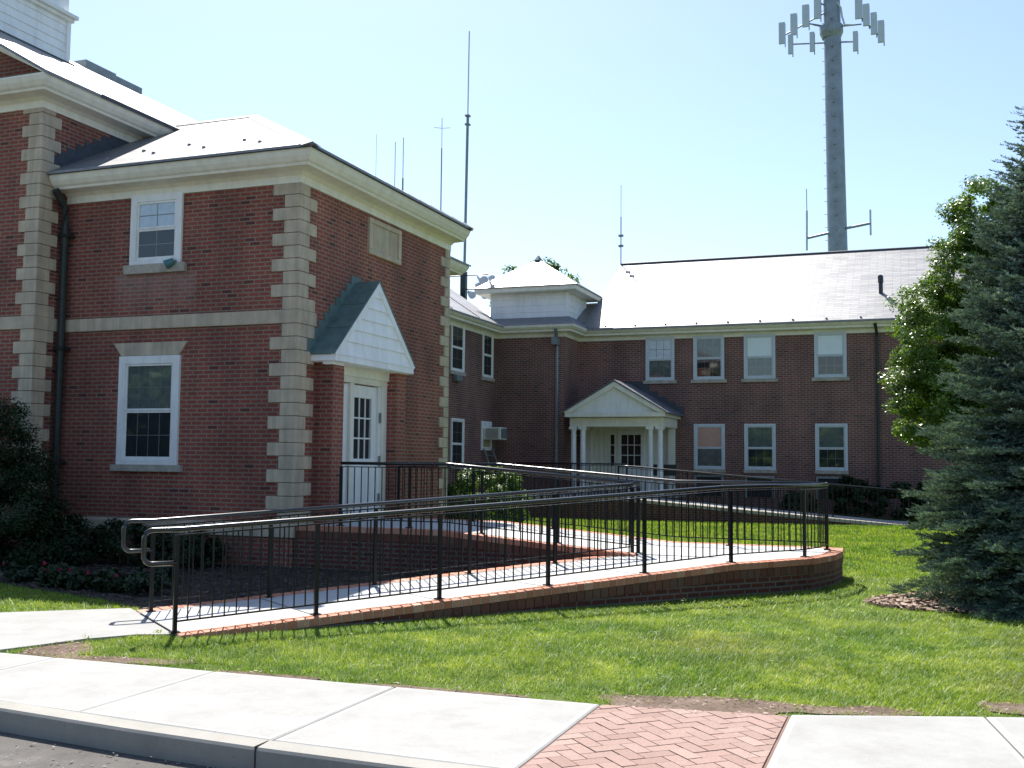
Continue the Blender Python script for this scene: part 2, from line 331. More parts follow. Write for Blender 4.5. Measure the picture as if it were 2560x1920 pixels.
def world_loc(o): return Vector(o['wloc'])
def thing(name, label, cat, loc=(0, 0, 0), group=None):
    o = bpy.data.objects.new(name, None); COL.objects.link(o); o.location = loc; o['wloc'] = tuple(loc)
    o['label'] = label; o['category'] = cat; o.empty_display_size = 0.2
    if group: o['group'] = group
    return o
def tag(o, label, cat, group=None):
    o['label'] = label; o['category'] = cat
    if group: o['group'] = group
    return o
def struct(o): o['kind'] = 'structure'; return o
def fastmesh(name, V, F, mats, parent=None, loc=(0, 0, 0)):   # numpy arrays, faces all of one size
    if parent: loc = world_loc(parent)
    V = np.asarray(V, dtype=np.float32) - np.array(loc, dtype=np.float32); F = np.asarray(F, dtype=np.int32); n = F.shape[1]
    me = bpy.data.meshes.new(name); me.vertices.add(len(V)); me.vertices.foreach_set('co', V.ravel())
    me.loops.add(F.size); me.loops.foreach_set('vertex_index', F.ravel())
    me.polygons.add(len(F)); me.polygons.foreach_set('loop_start', np.arange(0, F.size, n, dtype=np.int32)); me.polygons.foreach_set('loop_total', np.full(len(F), n, dtype=np.int32))
    me.materials.append(mats); me.update(calc_edges=True)
    o = bpy.data.objects.new(name, me); COL.objects.link(o); o['wloc'] = tuple(loc)
    if parent: o.parent = parent
    else: o.location = loc
    return o
TY = lambda pl: (lambda u, w, z: (u, pl - w, z))      # wall facing -Y, w = outward
TX = lambda pl: (lambda u, w, z: (pl + w, u, z))      # wall facing +X

# ------------------------------------------------------------------ ground, road, pavement
def sheet(name, poly, z, m, label=None):
    b = MB(); b.add([(x, y, z) for x, y in poly], [tuple(range(len(poly)))]); return b.build(name, m, fix=False)
b = MB()
KY = 5.30
b.add([(-500, 6.4, -0.02), (500, 6.4, -0.02), (500, 1500, -0.02), (-500, 1500, -0.02), (-500, 6.4, -0.19), (500, 6.4, -0.19), (-500, -500, -0.19), (500, -500, -0.19)],
      [(0, 1, 2, 3), (4, 5, 1, 0), (6, 7, 5, 4)])
struct(b.build('ground', M_GROUND, fix=False))
struct(sheet('road', [(-60, -20), (60, -20), (60, 5.9), (-60, 5.9)], -0.15, M_ASPH))
# kerb, bending away on the left
kp = [(-40, 5.78), (-8, 5.56), (-5.55, 5.43), (-4.5, 5.33), (-3.5, 5.27), (-2.6, 5.25), (-1, 5.25), (40, 5.25)]
b = MB(); b.sweep([(0, -0.16), (0, -0.02), (-0.012, -0.004), (-0.14, 0.004), (-0.14, -0.16)], kp)
kerb = struct(b.build('kerb', M_CURB))
b = MB()
for x in (-8.1, -3.52, 1.1): b.box(x - .0035, x + .0035, {-8.1: 5.55, -3.52: 5.266, 1.1: 5.246}[x], {-8.1: 5.7, -3.52: 5.40, 1.1: 5.39}[x], -.15, .005)
struct(b.build('kerb_joint', plain('joint_dirt', (.05, .045, .04), .95)))
# slabs
def slab(mb, poly, z0, z1, border=0.045, gap=0.006):
    c = Vector((sum(p[0] for p in poly) / len(poly), sum(p[1] for p in poly) / len(poly)))
    def inset(pl, d):
        n = len(pl); out = []
        for i in range(n):
            p0, p1, p2 = Vector(pl[i - 1]), Vector(pl[i]), Vector(pl[(i + 1) % n])
            a = (p1 - p0).normalized(); bb = (p2 - p1).normalized(); na = Vector((-a.y, a.x)); nb = Vector((-bb.y, bb.x)); m = na + nb; m /= max(m.dot(na), .2)
            out.append(p1 + m * d)
        return out
    A = inset(poly, gap); B = inset(poly, gap + 0.012); Cc = inset(poly, gap + border); n = len(poly)
    vs = [(p.x, p.y, z0) for p in A] + [(p.x, p.y, z1 - 0.008) for p in A] + [(p.x, p.y, z1) for p in B] + [(p.x, p.y, z1) for p in Cc]
    for k in range(3):
        mb.add(vs, [(k * n + i, k * n + (i + 1) % n, (k + 1) * n + (i + 1) % n, (k + 1) * n + i) for i in range(n)], 1)
    mb.add(vs, [tuple(range(3 * n, 4 * n))], 0)
def fy(x):  # front (kerb) line of slabs
    xs = [p[0] for p in kp]; ys = [p[1] + 0.155 for p in kp]; return float(np.interp(x, xs, ys))
def by(x): return float(np.interp(x, [-40, -7, -2.7, -2, -0.8, 0.06, 0.7, 2.5, 40], [6.9, 6.93, 7.05, 7.08, 7.27, 7.55, 7.86, 8.4, 8.6]))
b = MB(); xs = [-3.52 - 1.52 * i for i in range(0, 20)][::-1] + [-2.0]
for x0, x1 in zip(xs[:-1], xs[1:]): slab(b, [(x0, fy(x0)), (x1, fy(x1)), (x1, by(x1)), (x0, by(x0))], -0.1, 0.0)
for x0, x1, s0, s1 in [(-0.77, 0.42, 0, 0.35), (0.42, 1.9, 0.35, 0.5), (1.9, 3.4, .5, .5), (3.4, 4.9, .5, .5), (4.9, 6.4, .5, .5), (6.4, 7.9, .5, .5), (7.9, 9.4, .5, .5)]:
    slab(b, [(x0 + s0, fy(x0 + s0)), (x1 + s1, fy(x1 + s1)), (x1, by(x1)), (x0, by(x0))], -0.1, 0.0)
struct(b.build('sidewalk', [M_CONC, M_CONCE], fix=False))
# herringbone brick panel
def clip(poly, rect):
    for (ax, ay, bx, by_) in rect:
        out = []
        for i in range(len(poly)):
            p, q = poly[i - 1], poly[i]
            sp = (bx - ax) * (p[1] - ay) - (by_ - ay) * (p[0] - ax); sq = (bx - ax) * (q[1] - ay) - (by_ - ay) * (q[0] - ax)
            if (sp >= 0) != (sq >= 0):
                t = sp / (sp - sq); out.append((p[0] + t * (q[0] - p[0]), p[1] + t * (q[1] - p[1])))
            if sq >= 0: out.append(q)
        poly = out
        if len(poly) < 3: return []
    return poly
X0, X1 = -1.985, -0.785
rc = [(X0, fy(X0) + .01), (X1, fy(X1) + .01), (X1, 7.25), (X0, 7.06)]; rect = [(*rc[i], *rc[(i + 1) % 4]) for i in range(4)]
b = MB(); L_, W_ = 0.205, 0.1025; g = 0.0035
c45 = math.cos(R(43)); s45 = math.sin(R(43))
for i in range(-30, 30):
    for j in range(-30, 30):
        for k in range(2):
            # classic herringbone lattice
            ox = (i * W_ + j * 2 * W_); oy = (i * W_ - j * 2 * W_)
            ox = i * W_ + j * 2 * W_; oy = i * W_ - j * 2 * W_
            r_ = (ox, oy, ox + L_, oy + W_) if k == 0 else (ox, oy + W_, ox + W_, oy + W_ + L_)
            q = [(r_[0] + g, r_[1] + g), (r_[2] - g, r_[1] + g), (r_[2] - g, r_[3] - g), (r_[0] + g, r_[3] - g)]
            q = [(-1.4 + x * c45 - y * s45, 6.2 + x * s45 + y * c45) for x, y in q]
            q = clip(q, rect)
            if q:
                zt = -0.002 + random.uniform(-.002, .002)
                b.prism(q, -0.06, zt)
pav = struct(b.build('brick_paving', M_PAVER, bevel=0.0))
rc = [(X0 - .03, fy(X0)), (X1 + .05, fy(X1)), (X1 + .05, 7.27), (X0 - .03, 7.07)]; b = MB(); b.add([(x, y, -0.012) for x, y in rc], [(0, 1, 2, 3)]); struct(b.build('paving_sand', plain('paving_joint_sand', (0.20, 0.125, 0.10), 0.95), fix=False))
# walk from pavement to ramp
walk_poly = [(-10.6, 6.95), (-7.25, 6.955), (-7.12, 7.3), (-6.98, 7.72), (-6.72, 8.1), (-6.42, 8.24), (-7.62, 9.22), (-7.95, 9.45), (-8.95, 8.62), (-11.2, 7.05), (-11.2, 6.95)]
b = MB(); b.prism(walk_poly, -0.08, 0.004); struct(b.build('path', M_CONC))
# soil fringe, planting bed, spruce mulch
b = MB()
def blob(mb, cx, cy, rx, ry, z, n=28, rot=0, seed=0):
    rr = random.Random(seed); ph = [rr.uniform(0, 6.28) for _ in range(4)]
    pts = []
    for i in range(n):
        t = 2 * math.pi * i / n; k = 1 + 0.12 * math.sin(2 * t + ph[0]) + 0.10 * math.sin(3 * t + ph[1]) + 0.07 * math.sin(5 * t + ph[2])
        x = rx * k * math.cos(t); y = ry * k * math.sin(t)
        pts.append((cx + x * math.cos(rot) - y * math.sin(rot), cy + x * math.sin(rot) + y * math.cos(rot), z))
    mb.add(pts, [tuple(range(n))])
    return [(p[0], p[1]) for p in pts]
soilpolys = []
for k, (cx, cy, rx, ry, rot) in enumerate([(-6.85, 7.28, 0.34, 0.30, 0.9), (-6.1, 7.12, 0.65, 0.13, 0.12), (-1.35, 7.38, 0.75, 0.28, 0.12), (-0.35, 7.62, 0.35, 0.16, 0.3), (0.75, 8.15, 0.35, 0.22, 0.3), (1.8, 8.45, 0.6, 0.2, 0.2),(-4.6,7.06,.5,.06,0.03),(-3.2,7.1,.6,.05,0.05)]):
    soilpolys.append(blob(b, cx, cy, rx, ry, -0.014 + k * 0.0006, rot=rot, seed=k))
struct(b.build('bare_soil', M_SOIL, fix=False))
bed_poly = [(-30, 12.6), (-12.2, 11.1), (-10.4, 10.45), (-8.75, 9.95), (-7.95, 9.55), (-7.55, 9.25), (-3.4, 14.4), (-6, 14.4), (-8.9, 14.4), (-30, 14.4)]
struct(sheet('planting_bed_soil', bed_poly, -0.010, M_BED))
b = MB(); mulch_poly = blob(b, 1.35, 14.0, 1.62, 1.35, -0.008, 36, 0.0, 3); struct(b.build('mulch_ring', M_BED, fix=False))
# mulch chips
def chips(name, n, fn, mat, size=(0.02, 0.05), z=0.0):
    V = []; F = []
    P = fn(n); m = len(P)
    a = rng.uniform(0, 6.28, m); l = rng.uniform(*size, m); w = l * rng.uniform(.25, .5, m); t = rng.uniform(-.5, .5, m)
    dx = np.cos(a); dy = np.sin(a)
    zc = z + rng.uniform(0.0, 0.03, m)
    c = [(-1, -1), (1, -1), (1, 1), (-1, 1)]
    V = np.stack([np.stack([P[:, 0] + dx * l * i - dy * w * j, P[:, 1] + dy * l * i + dx * w * j, zc + i * l * t * .5 + j * w * .3], 1) for i, j in c], 1).reshape(-1, 3)
    F = np.arange(4 * m).reshape(-1, 4)
    o = fastmesh(name, V, F, mat); o['kind'] = 'stuff'; return o
def inpoly(P, poly):
    x, y = P[:, 0], P[:, 1]; r = np.zeros(len(P), bool); n = len(poly)
    for i in range(n):
        x0, y0 = poly[i - 1][:2]; x1, y1 = poly[i][:2]
        c = ((y0 > y) != (y1 > y)) & (x < (x1 - x0) * (y - y0) / (y1 - y0 + 1e-12) + x0); r ^= c
    return r
def scatter(n, box, poly):
    P = np.stack([rng.uniform(box[0], box[1], n), rng.uniform(box[2], box[3], n)], 1); return P[inpoly(P, poly)]
chips('soil_crumbs', 5000, lambda n: np.concatenate([scatter(n, (-7.4, 2.6, 6.9, 8.9), p_) for p_ in soilpolys]), M_CHIP, (0.004, 0.016), -.012)
chips('road_grit', 260, lambda n: np.stack([rng.uniform(-6, -1.5, n), 5.32 - rng.random(n) ** 2 * .8 - .06 - .0 * rng.random(n), ], 1) + np.array([0, 0.0]), islandmat('grit', [(.12, .11, .10), (.3, .28, .25)]), (.004, .014), -.150)
chips('mulch_chips', 9000, lambda n: scatter(n, (-0.6, 3.2, 12.3, 15.6), mulch_poly), M_CHIP, (0.015, 0.04))
chips('bed_mulch', 9000, lambda n: scatter(n, (-12.5, -3.4, 9, 14.4), bed_poly), islandmat('bed_chips', [(0.03, 0.024, 0.02), (0.07, 0.055, 0.045), (0.12, 0.1, 0.085)]), (0.01, 0.03))

# ------------------------------------------------------------------ building helpers
def window(bld, T, u0, u1, z0, z1, split, up='dark', lo='dark', casing=0.075, sill=0.11, over=0.08, grid=(3, 2), label=None, wm=None, sm=None, out=0.045):
    wm = wm or M_WHITE
    f = MB(); c = casing
    f.box(u0, u0 + c, -0.02, out, z0, z1, T); f.box(u1 - c, u1, -0.02, out, z0, z1, T)
    f.box(u0 + c, u1 - c, -0.02, out, z1 - c, z1, T); f.box(u0 + c, u1 - c, -0.02, out, z0, z0 + c * 0.6, T)
    a0, a1, b0, b1 = u0 + c, u1 - c, z0 + c * .6, z1 - c; s = 0.035
    for (q0, q1, w) in ((split, b1, 0.028), (b0, split, 0.016)):
        f.box(a0, a0 + s, 0.0, w, q0, q1, T); f.box(a1 - s, a1, 0.0, w, q0, q1, T)
        f.box(a0 + s, a1 - s, 0.0, w, q1 - s, q1, T); f.box(a0 + s, a1 - s, 0.0, w, q0, q0 + s * (1 if q0 != b0 else 1.5), T)
    fo = f.build('window', wm, bld, bevel=0.004)
    if label: fo['label'] = label
    mm = {'dark': M_DARKIN, 'blind_or_reflection': M_CURT, 'pink': M_PINKREFL, 'grey': M_GREYREFL, 'pale': M_PALEREFL}
    for nm, q0, q1, k in (('upper_sash_backing', split + s, b1 - s, up), ('lower_sash_backing', b0 + s, split - s, lo)):
        if k in ('dark',): MB().box(a0 + s, a1 - s, 0.001, 0.003, q0, q1, T).build('room_shade', mm[k], fo)
        else:
            MB().box(a0 + s, a1 - s, 0.001, 0.003, q0, q1, T).build('blind_or_reflection', mm[k], fo)  # real blind for the white kind; other kinds carry painted reflections
        if grid and k != 'blind_or_reflection':
            m = MB(); gx, gz = grid
            for i in range(1, gx): x = a0 + s + (a1 - a0 - 2 * s) * i / gx; m.box(x - .007, x + .007, 0.003, 0.007, q0, q1, T)
            for i in range(1, gz): z = q0 + (q1 - q0) * i / gz; m.box(a0 + s, a1 - s, 0.0031, 0.0072, z - .007, z + .007, T)
            m.build('muntin', M_MUNT, fo)
        MB().add([T(a0 + s, .012, q0), T(a1 - s, .012, q0), T(a1 - s, .012, q1), T(a0 + s, .012, q1)], [(0, 1, 2, 3)]).build('pane', M_GLASS, fo, fix=False)
    if sill: MB().box(u0 - over, u1 + over, -0.02, 0.07, z0 - sill, z0, T).build('sill', sm or M_SILL, fo, bevel=0.006)
    return fo
def clapboard(mb, T, u0, u1, z0, z1, n, w=0.022, trim=0.0):
    h = (z1 - z0) / n
    for i in range(n):
        a = z0 + i * h; q = [(0, a), (w, a), (0.006, a + h - .002), (0, a + h - .002)]
        vs = [T(u0, x, z) for x, z in q] + [T(u1, x, z) for x, z in q]
        mb.add(vs, [(0, 1, 2, 3), (4, 7, 6, 5), (0, 4, 5, 1), (1, 5, 6, 2), (2, 6, 7, 3), (3, 7, 4, 0)])
def quoins(bld, cx, cy, sx, sy, zs, wide=0.46, narrow=0.25, alt=0, name='quoin', skipx=False):
    """corner at cx,cy; block grows towards sx (along x) and sy (along y)"""
    b = MB()
    for i, (z0, z1) in enumerate(zs):
        a, c = (wide, narrow) if (i + alt) % 2 == 0 else (narrow, wide)
        x0, x1 = sorted((cx - sx * 0.028, cx + sx * a)); y0, y1 = sorted((cy - sy * 0.028, cy + sy * c))
        b.box(x0, x1, y0, y1, z0 + 0.004, z1 - 0.004)
    return b.build(name, M_STONE, bld, bevel=0.008)
QZ = [(0.65 + i * 0.204, 0.65 + (i + 1) * 0.204) for i in range(15)] + [(3.71, 3.92)] + [(3.92 + i * 0.2, 3.92 + (i + 1) * 0.2) for i in range(10)]
CPROF = lambda z: [(0.0, z - .40), (0.03, z - .40), (0.03, z - .285), (0.06, z - .265), (0.09, z - .235), (0.32, z - .225), (0.335, z - .19), (0.37, z - .165), (0.42, z - .10), (0.45, z - .03), (0.45, z), (0.0, z)]
def roof_solid(mb, quads, th=0.05):
    """closed thick slabs from top faces"""
    for q in quads:
        n = len(q); vs = [tuple(p) for p in q] + [(p[0], p[1], p[2] - th) for p in q]
        mb.add(vs, [tuple(range(n)), tuple(range(n, 2 * n))[::-1]] + [(i, (i + 1) % n, n + (i + 1) % n, n + i) for i in range(n)])
def ridge_caps(mb, p, q, w=0.16, step=0.24, th=0.03, dz=0.025):
    p = Vector(p); q = Vector(q); d = (q - p); L = d.length; d.normalize(); s = d.cross(Vector((0, 0, 1))).normalized(); u = s.cross(d)
    k = int(L / step)
    for i in range(k):
        a = p + d * (i * L / k); b_ = p + d * ((i + 1) * L / k - .004)
        e0 = u * (dz + 0.012); e1 = u * dz
        vs = []
        for pt, e in ((a, e1), (b_, e0)):
            vs += [pt - s * w - u * 0.05 + e * 0, pt + e, pt + s * w - u * 0.05 + e * 0, pt + e - u * th]
        mb.add(vs, [(0, 1, 5, 4), (1, 2, 6, 5), (2, 3, 7, 6), (3, 0, 4, 7), (0, 3, 2, 1), (4, 5, 6, 7)])

# ------------------------------------------------------------------ front block
B1 = thing('brick_building', 'red brick block with pale stone quoins and a side door under a green copper hood', 'building', (-11.1, 14.0, 0))
b = MB(); b.box(-13.6, -8.8, 14.0, 19.65, -0.1, 6.05); b.build('wall', M_BRICK, B1)
MB().box(-13.38, -8.76, 13.96, 14.5, 3.71, 3.92).build('belt_course', M_STONE, B1, bevel=0.008)
b = MB(); b.sweep([(0, .44), (0.045, .44), (0.045, .61), (0.02, .65), (0, .65)], [(-13.38, 14.0), (-8.8, 14.0), (-8.8, 14.58)]); b.build('water_table', M_STONE, B1)
quoins(B1, -8.8, 14.0, -1, 1, QZ, 0.47, 0.26, alt=1)
quoins(B1, -8.8, 19.65, -1, -1, QZ, 0.40, 0.20, alt=1)
b = MB(); b.sweep(CPROF(6.30), [(-13.36, 14.0), (-8.8, 14.0), (-8.8, 19.70)]); b.build('cornice', M_CREAM, B1)
E1, E2, E3, E4 = (-13.45, 13.5, 6.335), (-8.30, 13.5, 6.335), (-8.30, 19.72, 6.335), (-13.45, 19.72, 6.335)
P1, P2 = (-11.58, 16.82, 8.13), (-13.45, 16.82, 8.13)
b = MB(); roof_solid(b, [(E1, E2, P1, P2), (E2, E3, P1), (E3, E4, P2, P1)], 0.04); rf1 = b.build('roof', M_SLATE, B1)
b = MB(); ridge_caps(b, E2, P1); ridge_caps(b, E3, P1); ridge_caps(b, P1, P2, 0.12, 0.3); b.build('ridge_cap', slatemat('cap_slate', (0.13, 0.13, 0.14), (0.19, 0.19, 0.2), 0.5, 0.62, 5, 5), rf1)
b = MB(); b.sweep([(0.44, 6.295), (0.475, 6.295), (0.475, 6.34), (0.44, 6.34)], [(-13.36, 14.0), (-8.8, 14.0), (-8.8, 19.65)]); b.build('drip_edge', M_LEAD, rf1)
b = MB()
for i in range(10):       # stepped flashing where the roof meets the hall
    y = 13.55 + i * 0.205; z = 6.34 + (y - 13.5) * 0.5406
    b.box(-13.398, -13.385, y, y + 0.205, z - 0.05, z + 0.30)
b.build('stepped_flashing', M_LEAD, rf1)
b = MB()
for i, (x, y) in enumerate([(-12.6, 14.0), (-12.15, 14.35), (-11.7, 14.05), (-11.3, 14.45), (-10.7, 14.05), (-10.1, 14.3), (-9.6, 14.0)]):
    z = 6.335 + (y - 13.5) * 0.5406; MB().box(x, x + .045, y, y + .045, z, z + .04).build('snow_guard', M_GREYM, rf1)
window(B1, TY(14.0), -12.0, -10.98, 4.77, 5.93, 5.36, 'pale', 'dark', casing=0.12, sill=0.15, over=0.1, grid=(2, 2), label='upstairs sash window with pale upper pane')
window(B1, TY(14.0), -12.13, -10.93, 1.51, 3.27, 2.38, 'grey', 'dark', casing=0.13, sill=0.11, over=0.09, grid=(4, 2), label='ground floor sash window under a flared stone lintel')
T = TY(14.0)
b = MB(); b.add([T(u, w, z) for w in (-0.02, 0.035) for u, z in ((-12.10, 3.275), (-10.96, 3.275), (-10.80, 3.49), (-12.27, 3.49))], [(0, 1, 2, 3), (4, 5, 6, 7), (0, 1, 5, 4), (1, 2, 6, 5), (2, 3, 7, 6), (3, 0, 4, 7)])
b.build('lintel', M_STONE, B1, bevel=0.006)
# stone plaque
T = TX(-8.8); b = MB(); u0, u1, z0, z1 = 16.18, 17.42, 5.20, 5.84
b.box(u0, u1, -.02, 0.02, z0, z1, T)
for a in ((u0, u1, z0, z0 + .09), (u0, u1, z1 - .09, z1), (u0, u0 + .12, z0 + .09, z1 - .09), (u1 - .12, u1, z0 + .09, z1 - .09)): b.box(a[0], a[1], 0.02, 0.05, a[2], a[3], T)
b.build('stone_plaque', M_STONE, B1, bevel=0.012)
# door piers
for y0, y1 in ((14.58, 14.91), (16.80, 17.12)): MB().box(-8.81, -8.48, y0, y1, 0, 3.16).build('brick_pier', M_BRICK, B1)
T = TX(-8.8)
df = MB(); W = M_WHITE
df.box(14.91, 15.02, 0, 0.12, 0.62, 3.05, T); df.box(16.62, 16.80, 0, 0.12, 0.62, 3.05, T); df.box(15.02, 16.62, 0, 0.12, 2.9, 3.05, T)
df.box(14.91, 16.80, 0, 0.16, 3.0, 3.20, T); df.box(15.52, 15.63, 0, 0.11, 0.62, 2.9, T); df.box(14.91, 16.80, 0.12, 0.14, 2.93, 2.96, T)
dfo = df.build('door_frame', M_CREAM, B1, bevel=0.006)
def door_leaf(u0, u1, z0, z1, lites, T, par, name='door', nx=3, nz=3, wd=0.05):
    d = MB(); lu0, lu1, lz0, lz1 = lites
    d.box(u0, lu0, 0, wd, z0, z1, T); d.box(lu1, u1, 0, wd, z0, z1, T); d.box(lu0, lu1, 0, wd, z0, lz0, T); d.box(lu0, lu1, 0, wd, lz1, z1, T)
    for i in range(1, nx): x = lu0 + (lu1 - lu0) * i / nx; d.box(x - .012, x + .012, 0.02, wd - .008, lz0, lz1, T)
    for i in range(1, nz): z = lz0 + (lz1 - lz0) * i / nz; d.box(lu0, lu1, 0.02, wd - .01, z - .014, z + .014, T)
    if lz0 - z0 > .7: d.box(u0 + .14, u1 - .14, wd, wd + .01, z0 + .2, lz0 - .15, T)
    o = d.build(name, M_WHITE, par, bevel=0.004)
    MB().box(lu0, lu1, 0.002, 0.006, lz0, lz1, T).build('room_shade', M_DARKIN, o)
    MB().add([T(lu0, .024, lz0), T(lu1, .024, lz0), T(lu1, .024, lz1), T(lu0, .024, lz1)], [(0, 1, 2, 3)]).build('pane', M_GLASS, o, fix=False)
    return o
d1 = door_leaf(15.63, 16.53, 0.64, 2.88, (15.75, 16.36, 1.64, 2.67), T, B1)
for z in (2.35, 1.60, 0.95): MB().box(16.55, 16.595, 0.10, 0.118, z - .09, z + .09, T).build('hinge', M_GREYM, d1)
MB().box(16.53, 16.62, 0, 0.09, 0.64, 2.9, T).build('door_jamb', M_WHITE, d1)
d2 = MB(); d2.box(15.02, 15.52, 0, 0.05, 0.64, 2.88, T); d2.box(15.1, 15.44, 0.05, 0.06, 0.9, 2.6, T); d2.build('side_panel', M_WHITE, B1, bevel=0.004)
# copper hood
YC, HW, ZE, ZA, XF = 15.79, 1.41, 3.29, 4.60, -8.36
b = MB()
for s in (-1, 1):
    q = [(-8.81, YC + s * (HW + .03), ZE), (XF + .03, YC + s * (HW + .03), ZE), (XF + .03, YC, ZA + .03), (-8.81, YC, ZA + .03)]
    roof_solid(b, [q], 0.03)
    d = Vector((0, -s * (HW + .03), ZA + .03 - ZE)); 
    for t in (0.33, 0.66):    # standing seams
        p = Vector(q[0]) + d * t; b.box(-8.80, XF + .03, p.y - .012, p.y + .012, p.z - .0, p.z + .012)
hood = b.build('door_hood', M_COPPER, B1)
b = MB(); n = 9
for s in (-1, 1):
    for i in range(n):
        y0 = YC + s * (HW + .10) * (1 - i / n); y1 = YC + s * (HW + .10) * (1 - (i + 1) / n); zz = ZE + (ZA - ZE) * (i / n)
        b.box(-8.80, -8.785 + .001 * i, min(y0, y1), max(y0, y1), zz - .1, zz + .26)
b.build('copper_flashing', M_COPPER, hood)
TT = TX(XF)
b = MB(); ss = (ZA - ZE) / HW
for s in (-1, 1):     # raking boards
    p = [(YC + s * HW, ZE - .0), (YC, ZA), (YC, ZA - .15), (YC + s * (HW - .13), ZE)]
    b.add([TT(u, w, z) for w in (-0.06, 0.02) for u, z in p], [(0, 1, 2, 3), (4, 5, 6, 7), (0, 1, 5, 4), (1, 2, 6, 5), (2, 3, 7, 6), (3, 0, 4, 7)])
b.box(YC - HW, YC + HW + .0, -0.06, 0.022, ZE - .03, ZE, TT)
b.box(YC - HW + .03, YC + HW - .03, -0.06, 0.012, ZE - .13, ZE - .03, TT)
b.box(-8.79, XF - .06, YC - HW + .005, YC - HW + .05, ZE - .13, ZE - .031); b.box(-8.79, XF - .06, YC + HW - .05, YC + HW - .005, ZE - .13, ZE - .031)
b.box(-8.79, XF - .06, YC - HW + .05, YC + HW - .05, ZE - .14, ZE - .10)
b.box(-8.60, -8.44, YC - HW + .06, YC - 0.95, ZE - .18, ZE - .14)
nb = 6
for i in range(nb):
    z0 = ZE + i * (ZA - ZE) / (nb + .3); z1 = ZE + (i + 1) * (ZA - ZE) / (nb + .3)
    h0 = HW - .05 - (z0 - ZE) / ss; h1 = HW - .05 - (z1 - ZE) / ss
    if h1 < 0.02: h1 = 0.02
    vs = [TT(YC - h0, -.05, z0), TT(YC + h0, -.05, z0), TT(YC + h1, -.05, z1), TT(YC - h1, -.05, z1), TT(YC - h0, 0.006, z0), TT(YC + h0, 0.006, z0), TT(YC + h1, -.018, z1), TT(YC - h1, -.018, z1)]
    b.add(vs, [(0, 1, 2, 3), (4, 5, 6, 7), (0, 1, 5, 4), (1, 2, 6, 5), (2, 3, 7, 6), (3, 0, 4, 7)])
b.build('clapboard_gable', M_CLAP, hood, bevel=0.003)
# downspout in the nook
b = MB(); b.tube([(-13.26, 13.60, 6.05), (-13.27, 13.84, 5.8), (-13.27, 13.86, 5.5), (-13.27, 13.86, 0.1)], 0.062, 10)
for z in (1.5, 3.4, 5.3): b.box(-13.36, -13.17, 13.79, 13.99, z, z + .05)
ds = b.build('downspout', M_DARKM, B1, smooth=False)
# teal spotlight on the sill
t = thing('spotlight', 'small teal spotlight standing on the upstairs window sill', 'lamp', (-11.10, 13.95, 4.77))
MB().tube([(-11.08, 13.93, 4.79), (-11.20, 13.86, 4.72)], 0.055, 10, r1=0.075).build('lamp_head', plain('teal_enamel', (0.05, 0.16, 0.17), 0.4), t)
MB().tube([(-11.02, 13.95, 4.74), (-11.07, 13.94, 4.80)], 0.02, 8).build('bracket', M_GREYM, t)

# ------------------------------------------------------------------ main hall on the left
B2 = thing('brick_building', 'tall brick hall with a white clapboard tower, cut off by the left edge', 'building', (-17.9, 13.4, 0))
MB().box(-22.4, -13.4, 13.4, 27, -0.1, 7.45).build('wall', M_BRICK, B2)
HZ = QZ + [(5.92 + i * .2, 5.92 + (i + 1) * .2) for i in range(7)] + [(7.32, 7.42)]
quoins(B2, -13.4, 13.4, -1, 1, HZ, 0.40, 0.26, alt=1)
b = MB(); b.sweep([(0, 3.71), (.035, 3.71), (.035, 3.92), (0, 3.92)], [(-22.4, 13.4), (-13.4, 13.4), (-13.4, 14.0)]); b.build('belt_course', M_STONE, B2)
b = MB(); b.sweep([(0, .44), (0.045, .44), (0.045, .61), (0.02, .65), (0, .65)], [(-22.4, 13.4), (-13.4, 13.4), (-13.4, 13.96)]); b.build('water_table', M_STONE, B2)
b = MB(); b.sweep(CPROF(7.80), [(-22.4, 13.4), (-13.4, 13.4), (-13.4, 27)]); b.build('cornice', M_CREAM, B2)
pm = 0.572; xe = -12.92; ze = 7.83; xr = -17.9; zr = ze + pm * (xe - xr); xw = 2 * xr - xe
# tympanum and raking cornice
b = MB(); b.add([(-13.1, y, 7.78) for y in (13.42, 13.8)] + [(xr, y, zr - .12) for y in (13.42, 13.8)] + [(-22.7, y, 7.78) for y in (13.42, 13.8)], [(0, 2, 4), (1, 5, 3), (0, 1, 3, 2), (2, 3, 5, 4), (4, 5, 1, 0)])
b.build('gable_wall', M_BRICK, B2)
b = MB()
for s in (-1, 1):
    xo = xr - s * (xr + 13.0); zo = ze + pm * (xe + 13.0)
    pr = [(12.965, -0.05), (12.98, -.16), (13.05, -.24), (13.2, -.30), (13.36, -.31), (13.38, -.45), (13.42, -.45), (13.42, -.05)]
    vs = [(xo, y, max(zo + z, 7.795)) for y, z in pr] + [(xr, y, zr + z) for y, z in pr]; k = len(pr)
    b.add(vs, [(i, (i + 1) % k, k + (i + 1) % k, k + i) for i in range(k)] + [tuple(range(k)), tuple(range(k, 2 * k))])
b.build('raking_cornice', M_CREAM, B2)
b = MB(); roof_solid(b, [((xe, 12.93, ze), (xe, 27.2, ze), (xr, 27.2, zr), (xr, 12.93, zr)), ((xw, 12.93, ze), (xr, 12.93, zr), (xr, 27.2, zr), (xw, 27.2, ze))], 0.05); rf2 = b.build('roof', M_SLATE, B2)
b = MB()
b.box(xe - .0, xe + .012, 14.2, 26.8, ze - .05, ze + .012)
b.build('gutter_edge', M_LEAD, rf2)
b = MB(); b.box(xr - .35, xr + .12, 19.0, 20.0, zr - .1, zr + .14); b.box(xr - .3, xr + .1, 20.02, 20.95, zr - .1, zr + .11); b.build('roof_vent', M_GREYM, rf2)
